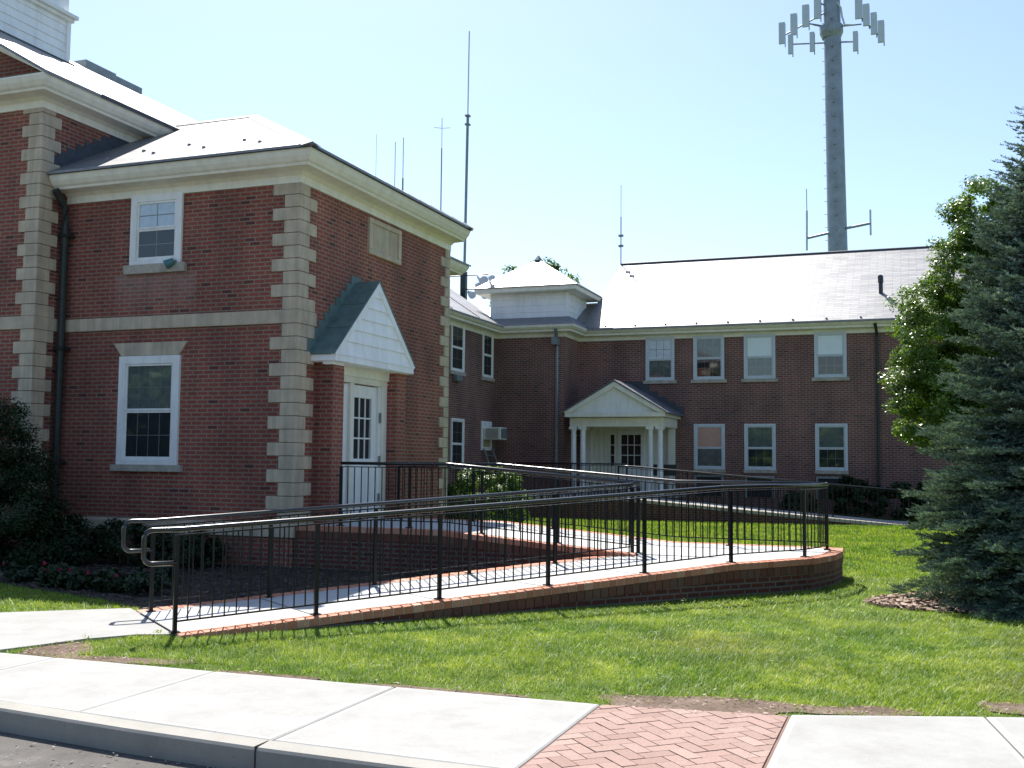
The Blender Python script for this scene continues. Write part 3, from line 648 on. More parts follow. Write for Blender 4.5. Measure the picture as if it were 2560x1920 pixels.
# tower
tx, ty0, ty1 = -16.6, 13.7, 17.25; tx0 = 2 * xr - tx; tz = ze + pm * (xe - tx) - .05
b = MB(); b.box(tx0 + .03, tx - .03, ty0 + .03, ty1 - .03, 8.5, 12.5)
clapboard(b, TX(tx - .03), ty0, ty1, tz - .1, 10.9, 6); clapboard(b, TY(ty0 + .03), tx0, tx, tz - .1, 10.9, 6)
b.box(tx - .06, tx + .012, ty1 - .09, ty1 + .012, tz - .1, 10.9)
tw = b.build('tower', M_CLAP, B2)
b = MB(); b.box(tx0 - .12, tx + .12, ty0 - .12, ty1 + .12, 10.9, 10.98); b.box(tx0 - .06, tx + .06, ty0 - .06, ty1 + .06, 10.82, 10.9); b.build('ledge', M_WHITE, tw, bevel=.01)
b = MB(); b.box(tx0 + .3, tx - .3, ty0 + .3, ty1 - .3, 10.98, 14.5); b.box(tx - .32, tx - .26, ty1 - .42, ty1 - .27, 10.98, 14.5); b.build('upper_stage', M_CLAP, tw)
b = MB(); b.box(ty0 + .9, ty1 - 1.15, 0, .05, 11.5, 13.2, TX(tx - .3)); lo_ = b.build('louvre', M_DARKIN, tw)
b = MB(); b.box(ty0 + .8, ty1 - 1.05, 0, .08, 11.38, 11.5, TX(tx - .3)); b.box(ty1 - 1.15, ty1 - 1.05, 0, .08, 11.5, 13.2, TX(tx - .3))
for i in range(14): b.box(ty0 + .9, ty1 - 1.15, .04, .075, 11.55 + i * .12, 11.57 + i * .12, TX(tx - .3))
b.build('louvre_frame', M_WHITE, tw)
b = MB(); b.box(tx - .02, tx + .10, ty0, ty1 + .06, tz - .14, tz + .03); b.build('tower_flashing_shadow', M_LEAD, tw)  # dark band paints the shadow of the flashing at the tower foot

# ------------------------------------------------------------------ rear building
B3 = thing('brick_building', 'long brown brick building behind the lawn with white cupola and columned porch', 'building', (-5, 34.7, 0))
FY = 34.7; PX0, PX1, PY = -13.05, -10.62, 33.1
b = MB(); b.box(-10.7, 9, FY, 44.6, -0.1, 6.0); b.box(-18, PX1, PY, 40, -0.1, 5.999); b.box(-19, PX0, 19.0, 33.3, -0.1, 5.998)
b.build('wall', M_BRICK2, B3)
MB().box(-13.5, -10.3, 19.66, 22.75, -0.1, 5.999).build('stair_block_wall', M_BRICK, B3)
b = MB(); b.sweep(CPROF(6.26), [(-10.3, 19.68), (-10.3, 22.75), (-13.4, 22.75)]); b.build('stair_block_cornice', M_CREAM, B3)
b = MB(); roof_solid(b, [((-9.82, 19.2, 6.29), (-9.82, 23.25, 6.29), (-12.2, 23.25, 7.2), (-12.2, 19.2, 7.2))], 0.04); b.build('stair_block_roof', M_SLATE, B3)
G = lambda z: [(0, z - .36), (0.03, z - .36), (0.03, z - .25), (0.08, z - .22), (0.30, z - .21), (0.31, z - .14), (0.37, z - .13), (0.43, z - .07), (0.45, z), (0.43, z), (0.41, z - .05), (0.33, z - .06), (0, z - .06)]
b = MB(); b.sweep(G(6.07), [(-13.05, 22.8), (-13.05, PY), (PX1, PY), (PX1, FY), (9.2, FY)]); b.build('gutter', M_CREAM, B3)
pt = 0.592
b = MB()
ry = 39.5; rz = 6.08 + pt * (ry - 34.22)
roof_solid(b, [((-10.4, 34.22, 6.08), (9.6, 34.22, 6.08), (9.6, ry, rz), (-10.4, ry, rz)), ((-10.4, ry, rz), (9.6, ry, rz), (9.6, 44.9, 6.08), (-10.4, 44.9, 6.08))], 0.06)
# gable end of the high roof
b.add([(-10.38, 34.3, 6.0), (-10.38, ry, rz - .06), (-10.38, 44.8, 6.0), (-10.2, 34.3, 6.0), (-10.2, ry, rz - .06), (-10.2, 44.8, 6.0)], [(0, 1, 2), (3, 5, 4), (0, 3, 4, 1), (1, 4, 5, 2)])
main_roof = b.build('roof', M_SLATE, B3)
b = MB(); b.tube([(-10.4, ry, rz + .02), (9.6, ry, rz + .0)], 0.05, 6); b.build('ridge_cap', M_LEAD, main_roof)
b = MB(); i = 0
for x in np.arange(-9.6, 4, 1.02): MB().box(x, x + .06, 34.3, 34.35, 6.1, 6.18).build('snow_guard', M_GREYM, main_roof)
b = MB(); b.tube([(-.85, 36.0, 7.05), (-.85, 36.0, 7.5)], .07, 8); b.tube([(-.85, 36.0, 7.5), (-.85, 35.75, 7.62)], .09, 8); b.build('vent_pipe', M_LEAD, main_roof)
b = MB()   # low link roof and pavilion skirt
roof_solid(b, [((-17, 34.1, 6.05), (-10.42, 34.1, 6.05), (-10.42, 36.5, 7.30), (-17, 36.5, 7.30)), ((-17, 36.5, 7.30), (-10.42, 36.5, 7.30), (-10.42, 39.2, 6.0), (-17, 39.2, 6.0))], 0.05)
b.build('link_roof', M_SLATE, B3)
b = MB(); sk = [(-13.5, 32.66, 6.09), (PX1 + .44, 32.66, 6.09), (-10.70, 33.8, 6.48), (-13.65, 33.8, 6.48)]
roof_solid(b, [sk, ((PX1 + .44, 32.66, 6.09), (PX1 + .44, 34.3, 6.09), (-10.70, 36.2, 6.48), (-10.70, 33.8, 6.48)), ((-9.3, 34.225, 6.10), (PX1 + .44, 34.225, 6.10), (-10.7, 35.2, 6.60), (-9.3, 35.2, 6.68))], 0.03)  # last sheet lies over the main roof, painting the cupola's shade
b.build('skirt_roof_and_shade', M_SLATE2, B3)
b = MB()   # left wing roof
rx = -17.0; rzl = 6.06 + .56 * (-12.6 - rx)
roof_solid(b, [((-12.60, 22.3, 6.06), (-12.60, 32.7, 6.06), (-13.6, 33.9, 6.60), (rx, 38, rzl - .1), (rx, 22.3, rzl)), ((-21.4, 22.3, 6.06), (rx, 22.3, rzl), (rx, 38, rzl), (-21.4, 38, 6.06))], 0.05)
lw = b.build('wing_roof', M_SLATE, B3)
b = MB(); b.tube([(-12.62, 28.5, 6.09), (-16.9, 31.5, rzl + .03)], .012, 5); b.tube([(-12.62, 30.6, 6.09), (-16.9, 33.8, rzl + .03)], .012, 5); b.build('lightning_cable', M_LEAD, lw)
# cupola
cu = MB(); cx0, cx1, cy0, cy1 = -13.56, -10.79, 33.9, 36.1
cu.box(cx0 + .03, cx1 - .03, cy0 + .03, cy1 - .03, 6.1, 7.36)
clapboard(cu, TY(cy0 + .03), cx0 + .0, cx1, 6.45, 7.36, 4, .018); clapboard(cu, TX(cx1 - .03), cy0, cy1, 6.45, 7.36, 4, .018)
for x, y in ((cx0, cy0), (cx1 - .07, cy0), (cx1 - .07, cy1 - .07)): cu.box(x - .012, x + .082, y - .012, y + .082, 6.4, 7.36)
cup = cu.build('cupola', M_CLAP, B3)
b = MB(); b.sweep([(-.02, 7.33), (0.42, 7.33), (0.44, 7.36), (0.44, 7.50), (-.02, 7.50)], [(cx0, cy0), (cx1, cy0), (cx1, cy1), (cx0, cy1)], closed=True); b.build('eave', M_CREAM, cup)
ap = (-12.22, 35.0, 8.72); ee = [(cx0 - .48, cy0 - .48, 7.51), (cx1 + .48, cy0 - .48, 7.51), (cx1 + .48, cy1 + .48, 7.51), (cx0 - .48, cy1 + .48, 7.51)]
b = MB(); roof_solid(b, [(ee[0], ee[1], ap), (ee[1], ee[2], ap), (ee[2], ee[3], ap), (ee[3], ee[0], ap)], .03); b.build('cupola_roof', M_SLATE, cup)
b = MB(); b.tube([(ap[0], ap[1], 8.66), (ap[0], ap[1], 8.84)], .17, 8, r1=.03); b.build('finial_cap', M_GREYM, cup)
b = MB(); b.box(cx0, cx1 + .015, cy0 - .025, cy0 - .0, 6.38, 6.47); b.box(cx1 + .0, cx1 + .025, cy0 - .02, cy1, 6.38, 6.47); b.build('flashing', M_LEAD, cup)
# main facade windows
TM = TY(FY)
ups = [(-8.28, -7.31, 'pale', 'grey'), (-6.68, -5.67, 'grey', 'dark'), (-5.04, -4.04, 'blind_or_reflection', 'grey'), (-2.84, -1.86, 'blind_or_reflection', 'dark')]
for k, (a, c, u, l) in enumerate(ups): window(B3, TM, a, c, 4.33, 5.78, 5.03, u, l, grid=(3, 2), casing=.085, wm=M_GREYW)
for k, (a, c, u, l) in enumerate([(-6.67, -5.66, 'pink', 'grey'), (-5.04, -4.05, 'grey', 'dark'), (-2.84, -1.86, 'grey', 'dark')]):
    window(B3, TM, a, c, 1.41, 2.88, 2.10, u, l, grid=(3, 2) if u != 'pink' else None, casing=.085, over=0.02, wm=M_GREYW)
    b = MB(); b.box(a + .08, c - .12, 0, .03, .55, 1.16, TM); bw = b.build('basement_window', M_DARKIN, B3)
    b = MB(); b.box(a + .02, a + .08, 0, .05, .5, 1.2, TM); b.box(c - .12, c - .05, 0, .05, .5, 1.2, TM); b.box(a + .02, c - .05, 0, .051, 1.16, 1.22, TM); b.build('frame', M_GREYM, bw)
TW = TX(PX0)
for (a, c, z0, z1, sp) in [(29.36, 30.37, 4.34, 5.86, 5.08), (31.9, 32.80, 4.34, 5.86, 5.08), (29.44, 30.42, 1.45, 2.90, 2.12)]:
    window(B3, TW, a, c, z0, z1, sp, 'dark', 'dark', casing=.07, grid=(2, 2))
for (a, c, z0, z1, sp) in [(25.6, 26.6, 4.34, 5.86, 5.08), (25.6, 26.6, 1.45, 2.90, 2.12)]:
    window(B3, TW, a, c, z0, z1, sp, 'dark', 'dark', casing=.07, grid=(2, 2))
wa = MB(); wa.box(31.86, 31.98, 0, .04, 1.95, 2.9, TW); wa.box(32.62, 32.74, 0, .04, 1.95, 2.9, TW); wa.box(31.98, 32.62, 0, .04, 2.66, 2.9, TW); wa.box(31.98, 32.62, 0, .04, 1.95, 2.06, TW)
wo = wa.build('window', M_WHITE, B3, bevel=.004); MB().box(31.98, 32.62, 0.001, .003, 2.32, 2.66, TW).build('room_shade', M_DARKIN, wo); MB().box(31.98, 32.62, 0.001, .02, 2.06, 2.32, TW).build('filler_panel', plain('tan_panel', (.42, .36, .24), .7), wo)
MB().box(29.55, 29.95, 0, .18, 4.02, 4.22, TW).build('wall_lamp', M_GREYM, B3, bevel=.03)
b = MB(); b.tube([(-10.80, 32.70, 5.95), (-10.86, 33.0, 5.6), (-10.86, 33.03, 5.4), (-10.86, 33.03, 0.3)], .055, 8); b.box(-10.95, -10.77, 32.72, 33.08, 5.42, 5.66); b.build('downspout', M_GREYM, B3)
b = MB(); b.tube([(-1.0, 34.3, 5.95), (-0.95, 34.62, 5.6), (-0.95, 34.62, 0.1)], .05, 8); b.build('downspout', M_DARKM, B3)
b = MB(); b.tube([(-10.08, 22.2, 6.0), (-10.22, 22.4, 5.7), (-10.22, 22.4, 0.1)], .05, 8); b.build('downspout', M_DARKM, B3)
# air conditioner and the slanted ladder below it
t = thing('air_conditioner', 'boxy white air conditioner sticking out of the ground floor wing window', 'air conditioner', (PX0 + .3, 32.3, 2.3))
b = MB(); b.box(32.02, 32.62, 0.02, 0.62, 2.30, 2.70, TW); b.build('casing', M_CREAM, t, bevel=.02)
b = MB()
for i in range(9): b.box(32.0, 32.019, .1, .55, 2.34 + i * .037, 2.355 + i * .037, TW)
b.box(32.06, 32.58, .621, .63, 2.34, 2.66, TW); b.build('grille', M_GREYM, t)
t = thing('ladder', 'pale narrow ladder leaning on the brick wing wall below the air conditioner', 'ladder', (-12.3, 32.3, 0))
b = MB()
for y in (31.93, 32.68): b.tube([(-12.96, y, 2.0), (-12.25, y, 0.0)], .03, 6)
b.build('rail', M_GREYM, t); b = MB()
for i in range(6): k = (i + .7) / 6.5; b.tube([(-12.96 + .71 * k, 31.93, 2.0 - 2 * k), (-12.96 + .71 * k, 32.68, 2.0 - 2 * k)], .014, 6)
b.build('rung', M_GREYM, t)

# porch of the rear building
b = MB(); b.box(-12.2, -6.9, 32.35, 34.72, -.1, .52); pch = b.build('porch', M_BRICK2, B3)
MB().box(-12.25, -6.85, 32.30, 34.72, .52, .62).build('porch_floor', M_CONC, pch)
def column(x, y, z0, z1, r=.095):
    b = MB(); b.tube([(x, y, z0 + .12), (x, y, z0 + .9), (x, y, z1 - .12)], r, 20, r1=r * .86)
    b.box(x - r - .02, x + r + .02, y - r - .02, y + r + .02, z0, z0 + .06); b.tube([(x, y, z0 + .06), (x, y, z0 + .12)], r + .015, 20)
    b.tube([(x, y, z1 - .12), (x, y, z1 - .08)], r + .012, 20); b.box(x - r - .03, x + r + .03, y - r - .03, y + r + .03, z1 - .08, z1); 
    b.tube([(x, y, z1 - .30), (x, y, z1 - .275)], r + .008, 20)
    return b.build('column', M_WHITE, pch)
for x in (-10.17, -9.86, -7.66, -7.35): column(x, 32.72, .62, 2.73)
b = MB()
for x in (-10.2, -7.38): b.box(x - .1, x + .1, 34.45, 34.71, .62, 2.73)
b.build('pilaster', M_CREAM, pch)
b = MB(); b.box(-10.27, -7.22, 32.6, 32.84, 2.73, 3.02); b.box(-10.27, -10.05, 32.84, 34.7, 2.73, 3.02); b.box(-7.44, -7.22, 32.84, 34.7, 2.73, 3.02); b.box(-10.29, -7.20, 32.585, 32.6, 2.81, 2.83)
b.box(-10.05, -7.44, 32.84, 34.7, 2.98, 3.02); b.build('beam', M_CREAM, pch, bevel=.006)
AX = -8.73; hw = 1.68; za = 4.14; zb = 3.03
b = MB(); b.box(AX - hw + .05, AX + hw - .05, 32.32, 34.7, zb, zb + .14)
for s in (-1, 1):
    p = [(AX + s * hw, zb + .13), (AX, za), (AX, za - .17), (AX + s * (hw - .28), zb + .14)]
    b.add([(x, y, z) for y in (32.28, 32.5) for x, z in p], [(0, 1, 2, 3), (4, 5, 6, 7), (0, 1, 5, 4), (1, 2, 6, 5), (2, 3, 7, 6), (3, 0, 4, 7)])
b.build('pediment_moulding', M_CREAM, pch, bevel=.006)
b = MB(); p = [(AX - hw + .2, zb + .141), (AX + hw - .2, zb + .141), (AX, za - .12)]; b.add([(x, y, z) for y in (32.42, 32.7) for x, z in p], [(0, 1, 2), (3, 5, 4), (0, 3, 4, 1), (1, 4, 5, 2), (2, 5, 3, 0)]); b.build('pediment', M_WHITE, pch)
b = MB()
for s in (-1, 1): roof_solid(b, [((AX + s * (hw + .06), 32.24, zb + .13), (AX + s * (hw + .06), 34.72, zb + .13), (AX, 34.72, za + .06), (AX, 32.24, za + .06))], .04)
pr = b.build('porch_roof', M_SLATE2, pch)
b = MB(); b.box(AX - .95, AX + .55, 34.66, 34.69, za - .02, za + .14)
for s in (-1, 1):
    for i in range(6): x = AX + s * (hw + .06) * (1 - i / 6); b.box(min(x, x - s * .28), max(x, x - s * .28), 34.67, 34.69, zb + .1 + i * .17, zb + .42 + i * .17)
b.build('flashing', M_LEAD, pr)
b = MB(); b.box(-10.1, -7.5, 34.62, 34.70, .62, 3.0)
for x in np.arange(-10.0, -9.5, .16): b.box(x, x + .06, 34.605, 34.62, .7, 2.9)
pw = b.build('entrance_surround', M_CREAM, pch)
door_leaf(-9.2, -8.3, .64, 2.66, (-9.09, -8.42, 1.5, 2.52), TY(34.62), pch, 'door')
b = MB(); b.box(-9.55, -9.24, 34.60, 34.62, .64, 2.66); so_ = b.build('sidelight', M_CREAM, pch)
b = MB(); b.box(-9.45, -9.33, 34.592, 34.599, 1.5, 2.52); b.build('pane', M_DARKIN, so_); b = MB()
for z in (1.84, 2.18): b.box(-9.46, -9.32, 34.585, 34.591, z - .012, z + .012)
b.build('muntin', M_CREAM, so_)
# far ramp wall with its walkway
FW = thing('retaining_wall', 'low brick retaining wall with pale coping running down along the rear building', 'wall', (-4, 29.9, 0))
fp = [(-12.2, 29.2), (-8.0, 29.35), (-4.0, 29.75), (-0.1, 30.4)]
zt = lambda x: 0.60 if x < -7.6 else max(0.03, 0.60 - (x + 7.6) * 0.079)
def wallstrip(path, th, z0, zf, dz=0):
    b = MB()
    n = 24; P = []
    for k in range(n + 1):
        x = path[0][0] + (path[-1][0] - path[0][0]) * k / n; y = float(np.interp(x, [p[0] for p in path], [p[1] for p in path])); P.append((x, y))
    for (x, y), (x2, y2) in zip(P[:-1], P[1:]):
        vs = [(x, y, z0), (x2, y2, z0), (x2, y2 + th, z0), (x, y + th, z0), (x, y, zf(x) + dz), (x2, y2, zf(x2) + dz), (x2, y2 + th, zf(x2) + dz), (x, y + th, zf(x) + dz)]
        b.add(vs, [(0, 1, 5, 4), (2, 3, 7, 6), (4, 5, 6, 7)])
        if (x, y) == P[0]: b.add(vs, [(0, 4, 7, 3)])
    return b
wallstrip(fp, .25, -.1, zt, -.09).build('wall', M_BRICK3, FW)
cp = wallstrip([(x, y - .03) for x, y in fp], .31, 0, zt); 
b = MB(); n = 90
for k in range(n):
    x = -12.2 + 12.1 * k / n; x2 = x + 12.1 / n - .012; y = float(np.interp(x, [p[0] for p in fp], [p[1] for p in fp])) - .03
    b.add([(x, y, zt(x) - .09), (x2, y, zt(x2) - .09), (x2, y + .31, zt(x2) - .09), (x, y + .31, zt(x) - .09), (x, y, zt(x)), (x2, y, zt(x2)), (x2, y + .31, zt(x2)), (x, y + .31, zt(x))],
          [(0, 3, 2, 1), (4, 5, 6, 7), (0, 1, 5, 4), (1, 2, 6, 5), (2, 3, 7, 6), (3, 0, 4, 7)])
b.build('coping', M_SILL, FW)
wallstrip([(x, y + .3) for x, y in fp], 1.6, -.1, zt, -.01).build('walkway', M_CONC, FW)

# ------------------------------------------------------------------ wheelchair ramp
RP = thing('wheelchair_ramp', 'V shaped concrete wheelchair ramp edged with red bricks climbing to the side door', 'ramp', (-4.5, 12.5, 0))
V2 = lambda *a: Vector(a)
# edges of the concrete (rail lines); z along them
OUT = [(-6.42, 8.25, .015), (-5.38, 9.57, .105), (-4.33, 10.90, .195), (-3.29, 12.22, .285), (-2.24, 13.55, .375), (-1.74, 14.12, .39), (-1.40, 14.62, .39), (-1.20, 15.25, .39), (-1.14, 15.85, .39), (-1.16, 16.35, .39),
       (-3.5, 16.40, .39), (-6.4, 16.50, .62), (-8.45, 16.62, .62)]
INN = [(-7.56, 9.15, .015), (-3.62, 14.22, .375)]
NEAR = [(-3.50, 14.22, .39), (-6.35, 14.22, .62), (-8.79, 14.22, .62)]
def off(path, d):     # shift to the right-hand side
    P = [Vector(p[:2]) for p in path]; out = []
    for i in range(len(P)):
        a = (P[i] - P[i - 1]).normalized() if i else (P[1] - P[0]).normalized(); c = (P[i + 1] - P[i]).normalized() if i < len(P) - 1 else a
        na = V2(a.y, -a.x); nb = V2(c.y, -c.x); m = na + nb; m /= max(m.dot(na), .45); q = P[i] + m * d; out.append((q.x, q.y, path[i][2]))
    return out
b = MB()
dk = lambda pts: b.add(pts, [tuple(range(len(pts)))])
O, I_, NR = OUT, INN, NEAR
strips = [[O[0], O[1], O[2], O[3], O[4], I_[1], I_[0]], [O[4], O[5], O[6], O[7], O[8], O[9], O[10], NR[0], I_[1]], [O[10], O[11], NR[1], NR[0]], [O[11], O[12], (-8.795, 16.62, .62), NR[2], NR[1]]]
for st in strips: dk([tuple(p) for p in st])
# joints: thin grooves across the walk
deck = b.build('deck', M_DECK, RP, fix=False)
b = MB()
for k in (0.0, .2, .4, .6, .8, 1.0):
    p = Vector(O[0]).lerp(Vector(O[4]), k); q = Vector(I_[0]).lerp(Vector(I_[1]), k); d = Vector((.62, .78, .05)) * .008
    b.add([p - d, p + d, q + d, q - d], [(0, 1, 2, 3)])
b.v = [(x, y, z + .004) for x, y, z in b.v]; b.build('joint', plain('joint_line', (.16, .15, .14), .9), deck, fix=False)
def coping(path, width, name, parent, step=0.112, h=0.075, jitter=1):
    """bricks laid across a path, width towards the right-hand side"""
    A = path; Bp = off(path, width); mb = MB(); mm = MB(); sm_ = MB()
    for (a, a2, c, c2) in zip(A[:-1], A[1:], Bp[:-1], Bp[1:]):
        a, a2, c, c2 = map(Vector, (a, a2, c, c2)); L = max((a2 - a).length, (c2 - c).length); n = max(1, round(L / step))
        for i in range(n):
            t0 = i / n + .05 / n; t1 = (i + 1) / n - .05 / n
            q = [a.lerp(a2, t0), a.lerp(a2, t1), c.lerp(c2, t1), c.lerp(c2, t0)]; dz = random.uniform(0.0, .004)
            top = [(p.x, p.y, p.z + dz + .002) for p in q]; bot = [(p.x, p.y, p.z - h) for p in q]
            mb.add(bot + top, [(0, 3, 2, 1), (4, 5, 6, 7), (0, 1, 5, 4), (1, 2, 6, 5), (2, 3, 7, 6), (3, 0, 4, 7)])
            o3 = [p + (p - q[(3, 2, 1, 0)[j]]).normalized() * -.006 for j, p in enumerate(q)]
            if o3[3].z > .14: sm_.add([(p.x, p.y, p.z - .185) for p in o3] + [(p.x, p.y, p.z - h - .004) for p in o3], [(0, 3, 2, 1), (4, 5, 6, 7), (0, 1, 5, 4), (1, 2, 6, 5), (2, 3, 7, 6), (3, 0, 4, 7)])
        q = [a, a2, c2.lerp(a2, .02), c.lerp(a, .02)]
        mm.add([(p.x, p.y, p.z - h) for p in q] + [(p.x, p.y, p.z - .006) for p in q], [(0, 3, 2, 1), (4, 5, 6, 7), (0, 1, 5, 4), (1, 2, 6, 5), (2, 3, 7, 6), (3, 0, 4, 7)])
    if sm_.v: sm_.build('soldier_course', M_SOLD, parent)
    o = mb.build(name, M_COPING, parent, bevel=0.004); mm.build('mortar', M_MORT, o); return Bp
def skirt(path, name, parent, din=.015, h=.075):
    P = off(path, -din); b = MB()
    for p, q in zip(P[:-1], P[1:]): b.add([(p[0], p[1], -.1), (q[0], q[1], -.1), (q[0], q[1], q[2] - h * .5), (p[0], p[1], p[2] - h * .5)], [(0, 1, 2, 3)])
    b.build(name, M_BRICK3, parent, fix=False)
ob = coping(OUT, .20, 'coping', RP); skirt(ob, 'wall', RP)
ib = coping(INN[::-1], .20, 'coping', RP); skirt(ib, 'wall', RP)
nb_ = coping(NEAR[::-1], .20, 'coping', RP); skirt(nb_, 'wall', RP)
b = MB(); b.add([(-3.62, 14.22, .374), (-3.50, 14.22, .389), (ib[0][0], ib[0][1], .374), (nb_[-1][0], nb_[-1][1], .388)], [(0, 1, 3, 2)]); b.build('corner_brick', M_COPING, RP, fix=False)

# ------------------------------------------------------------------ railings
def shared(name, build):
    o = build; me = o.data; bpy.data.objects.remove(o); return me
_b = MB(); _b.box(-.0058, .0058, -.0058, .0058, 0, .80); ME_BAL = shared('baluster', _b.build('baluster', M_BLACK))
_b = MB(); _b.box(-.019, .019, -.019, .019, 0, .90); _b.box(-.045, .045, -.045, .045, 0.0, .012); ME_POST = shared('post', _b.build('post', M_BLACK))
_b = MB(); _b.box(-.008, .008, -.008, .008, 0, .62); ME_BALS = shared('baluster_short', _b.build('baluster', M_BLACK))
def railing(path, label, group=None, posts=1.34, H=.95, name='metal_railing', spacing=.111, loop=None, maxb=100, tube_r=.024, end_post=(True, True), joint_posts=True):
    P = [Vector(p) for p in path]
    t = thing(name, label, 'railing', tuple(P[0]), group); L0 = world_loc(t)
    top = [p + Vector((0, 0, H)) for p in P]
    pts = []
    if loop:
        d = (P[0] - P[1]); d.z = 0; d.normalize(); p = top[0]; r = .075; e = .30
        h2 = .31
        lp = [p + Vector((0, 0, -h2)), p + d * e + Vector((0, 0, -h2))]
        for k in range(1, 8):
            a = math.pi * k / 16 * 1; 
        lp = [p + Vector((0, 0, -h2)), p + d * (e - r) + Vector((0, 0, -h2))]
        for k in range(1, 6): a = R(90) * k / 5; lp.append(p + d * (e - r + r * math.sin(a)) + Vector((0, 0, -h2 + r - r * math.cos(a))))
        for k in range(0, 6): a = R(90) * k / 5; lp.append(p + d * (e - r + r * math.cos(a)) + Vector((0, 0, -r + r * math.sin(a))))
        pts = lp
    b = MB(); b.tube(pts + top, tube_r, 16); b.build('handrail', M_RAILTOP, t, smooth=True)
    b = MB()
    for p, q in zip(P[:-1], P[1:]):
        d = (q - p).normalized(); s = Vector((d.y, -d.x, 0)).normalized()
        for (z0, z1, w) in ((H - .062, H - .048, .016), (.095, .110, .010)):
            vs = [p + s * w * a + Vector((0, 0, z)) for z in (z0, z1) for a in (-1, 1)] + [q + s * w * a + Vector((0, 0, z)) for z in (z0, z1) for a in (-1, 1)]
            b.add(vs, [(0, 1, 3, 2), (4, 6, 7, 5), (0, 4, 5, 1), (1, 5, 7, 3), (3, 7, 6, 2), (2, 6, 4, 0)])
    b.build('rail_bar', M_BLACK, t)
    cnt = 0; extra = MB(); segs = list(zip(P[:-1], P[1:])); total = sum((q - p).length for p, q in segs)
    npost = max(1, round(total / posts)); ds = total / npost; marks = [i * ds for i in range(npost + 1)]
    def at(s):
        for p, q in segs:
            l = (q - p).length
            if s <= l + 1e-6: return p.lerp(q, min(1, s / l)), (q - p)
            s -= l
        return segs[-1][1], segs[-1][1] - segs[-1][0]
    def put(me, nm, s):
        p, d = at(s); o = bpy.data.objects.new(nm, me); COL.objects.link(o); o.parent = t; o.location = p - L0; o.rotation_euler = (0, 0, math.atan2(d.y, d.x)); return o
    for i, s in enumerate(marks):
        if (i == 0 and not end_post[0]) or (i == npost and not end_post[1]): continue
        put(ME_POST, 'post', s)
    nbp = max(2, round(ds / spacing))
    bal = [marks[i] + ds * j / nbp for i in range(npost) for j in range(1, nbp)]
    for s in bal[:maxb]: o = put(ME_BAL, 'baluster', s); o.location.z += .10
    if len(bal) > maxb:
        for s in bal[maxb:]:
            p, d = at(s); extra.box(p.x - .008, p.x + .008, p.y - .008, p.y + .008, p.z + .1, p.z + .9)
        o = extra.build('baluster', M_BLACK, t); o['kind'] = 'stuff'
    return t
GR = 'black metal railings of the wheelchair ramp'
rl = [Vector(O[0]) , Vector(O[4])] + [Vector(p) for p in O[5:10]]
rl = [v + Vector((0, 0, .0)) for v in rl]; rl[-1] = Vector((-1.17, 16.10, .39))
railing(rl, 'longest black railing, above the near brick edge of the ramp and round its end', GR, loop=True, posts=1.35)
railing([(-1.17, 16.16, .39), (-3.4, 16.26, .39), (-6.4, 16.36, .62), (-8.25, 16.46, .62)], 'black railing along the far side of the upper ramp beside the court lawn', GR, posts=1.38)
railing([(-7.50, 9.24, .015), (-3.60, 14.30, .375)], 'black railing on the inner side of the lower ramp beside the dark planting bed', GR, loop=True, posts=1.30)
railing([(-3.52, 14.34, .385), (-6.38, 14.34, .62), (-8.17, 14.34, .62)], 'black railing from the side door landing down the near edge of the upper ramp', GR, posts=1.30)
G2 = 'black metal railings by the rear building'
railing([(-7.9, 29.75, .60), (-7.6, 29.78, .60), (-4.0, 30.15, .315), (-0.1, 30.75, .02)], 'black sloping railing along the pale coping of the rear retaining wall', G2, posts=1.9, spacing=.13, H=.9, maxb=60)
railing([(-12.0, 32.45, .62), (-8.35, 32.45, .62)], 'black level railing across the front of the columned rear porch', G2, posts=1.8, spacing=.125, H=.93)
t = thing('metal_chair', 'dark chair standing on the rear porch between the two right columns', 'chair', (-7.1, 33.2, .62), 'dark chairs on the rear porch')
def chair(t):
    x, y, z = world_loc(t)
    b = MB(); b.box(x - .2, x + .2, y - .2, y + .2, z + .43, z + .46); b.build('seat', M_DARKM, t)
    b = MB()
    b.box(x - .2, x - .17, y - .22, y - .2, z + .45, z + .93); b.box(x + .17, x + .2, y - .22, y - .2, z + .45, z + .93); b.box(x - .17, x + .17, y - .22, y - .205, z + .58, z + .93); b.build('backrest', M_DARKM, t)
    for dx in (-.18, .18):
        for dy in (-.18, .18): MB().tube([(x + dx, y + dy, z), (x + dx, y + dy, z + .44)], .014, 6).build('leg', M_DARKM, t)
chair(t)
t = thing('metal_chair', 'dark chair standing on the rear porch at its right end beside the corner column', 'chair', (-7.62, 33.2, .62), 'dark chairs on the rear porch'); chair(t)

# ------------------------------------------------------------------ masts and tower
GA = 'thin radio antennas on the roofs'
def antenna(x, y, z0, z1, label, r=.022, split=.5, clamps=(), radials=None, kind='radio_antenna'):
    t = thing(kind, label, 'antenna', (x, y, z0), GA)
    zm = z0 + (z1 - z0) * split
    MB().tube([(x, y, z0), (x, y, zm)], r, 8).build('mast', M_GREYM, t)
    MB().tube([(x, y, zm), (x, y, z1)], r * .55, 8).build('whip', M_PANEL, t)
    for c in clamps: MB().box(x - .09, x + .09, y - .05, y + .05, c - .04, c + .04).build('clamp', M_GREYM, t)
    if radials:
        b = MB()
        for a in range(4): b.tube([(x, y, radials), (x + .38 * math.cos(a * 1.57 + .4), y + .38 * math.sin(a * 1.57 + .4), radials + .03)], .012, 5)
        b.build('radial', M_GREYM, t)
    return t
antenna(-24.08, 45, 8, 17.35, 'faintest leftmost radio antenna rising behind the front slate roof', .018, .6)
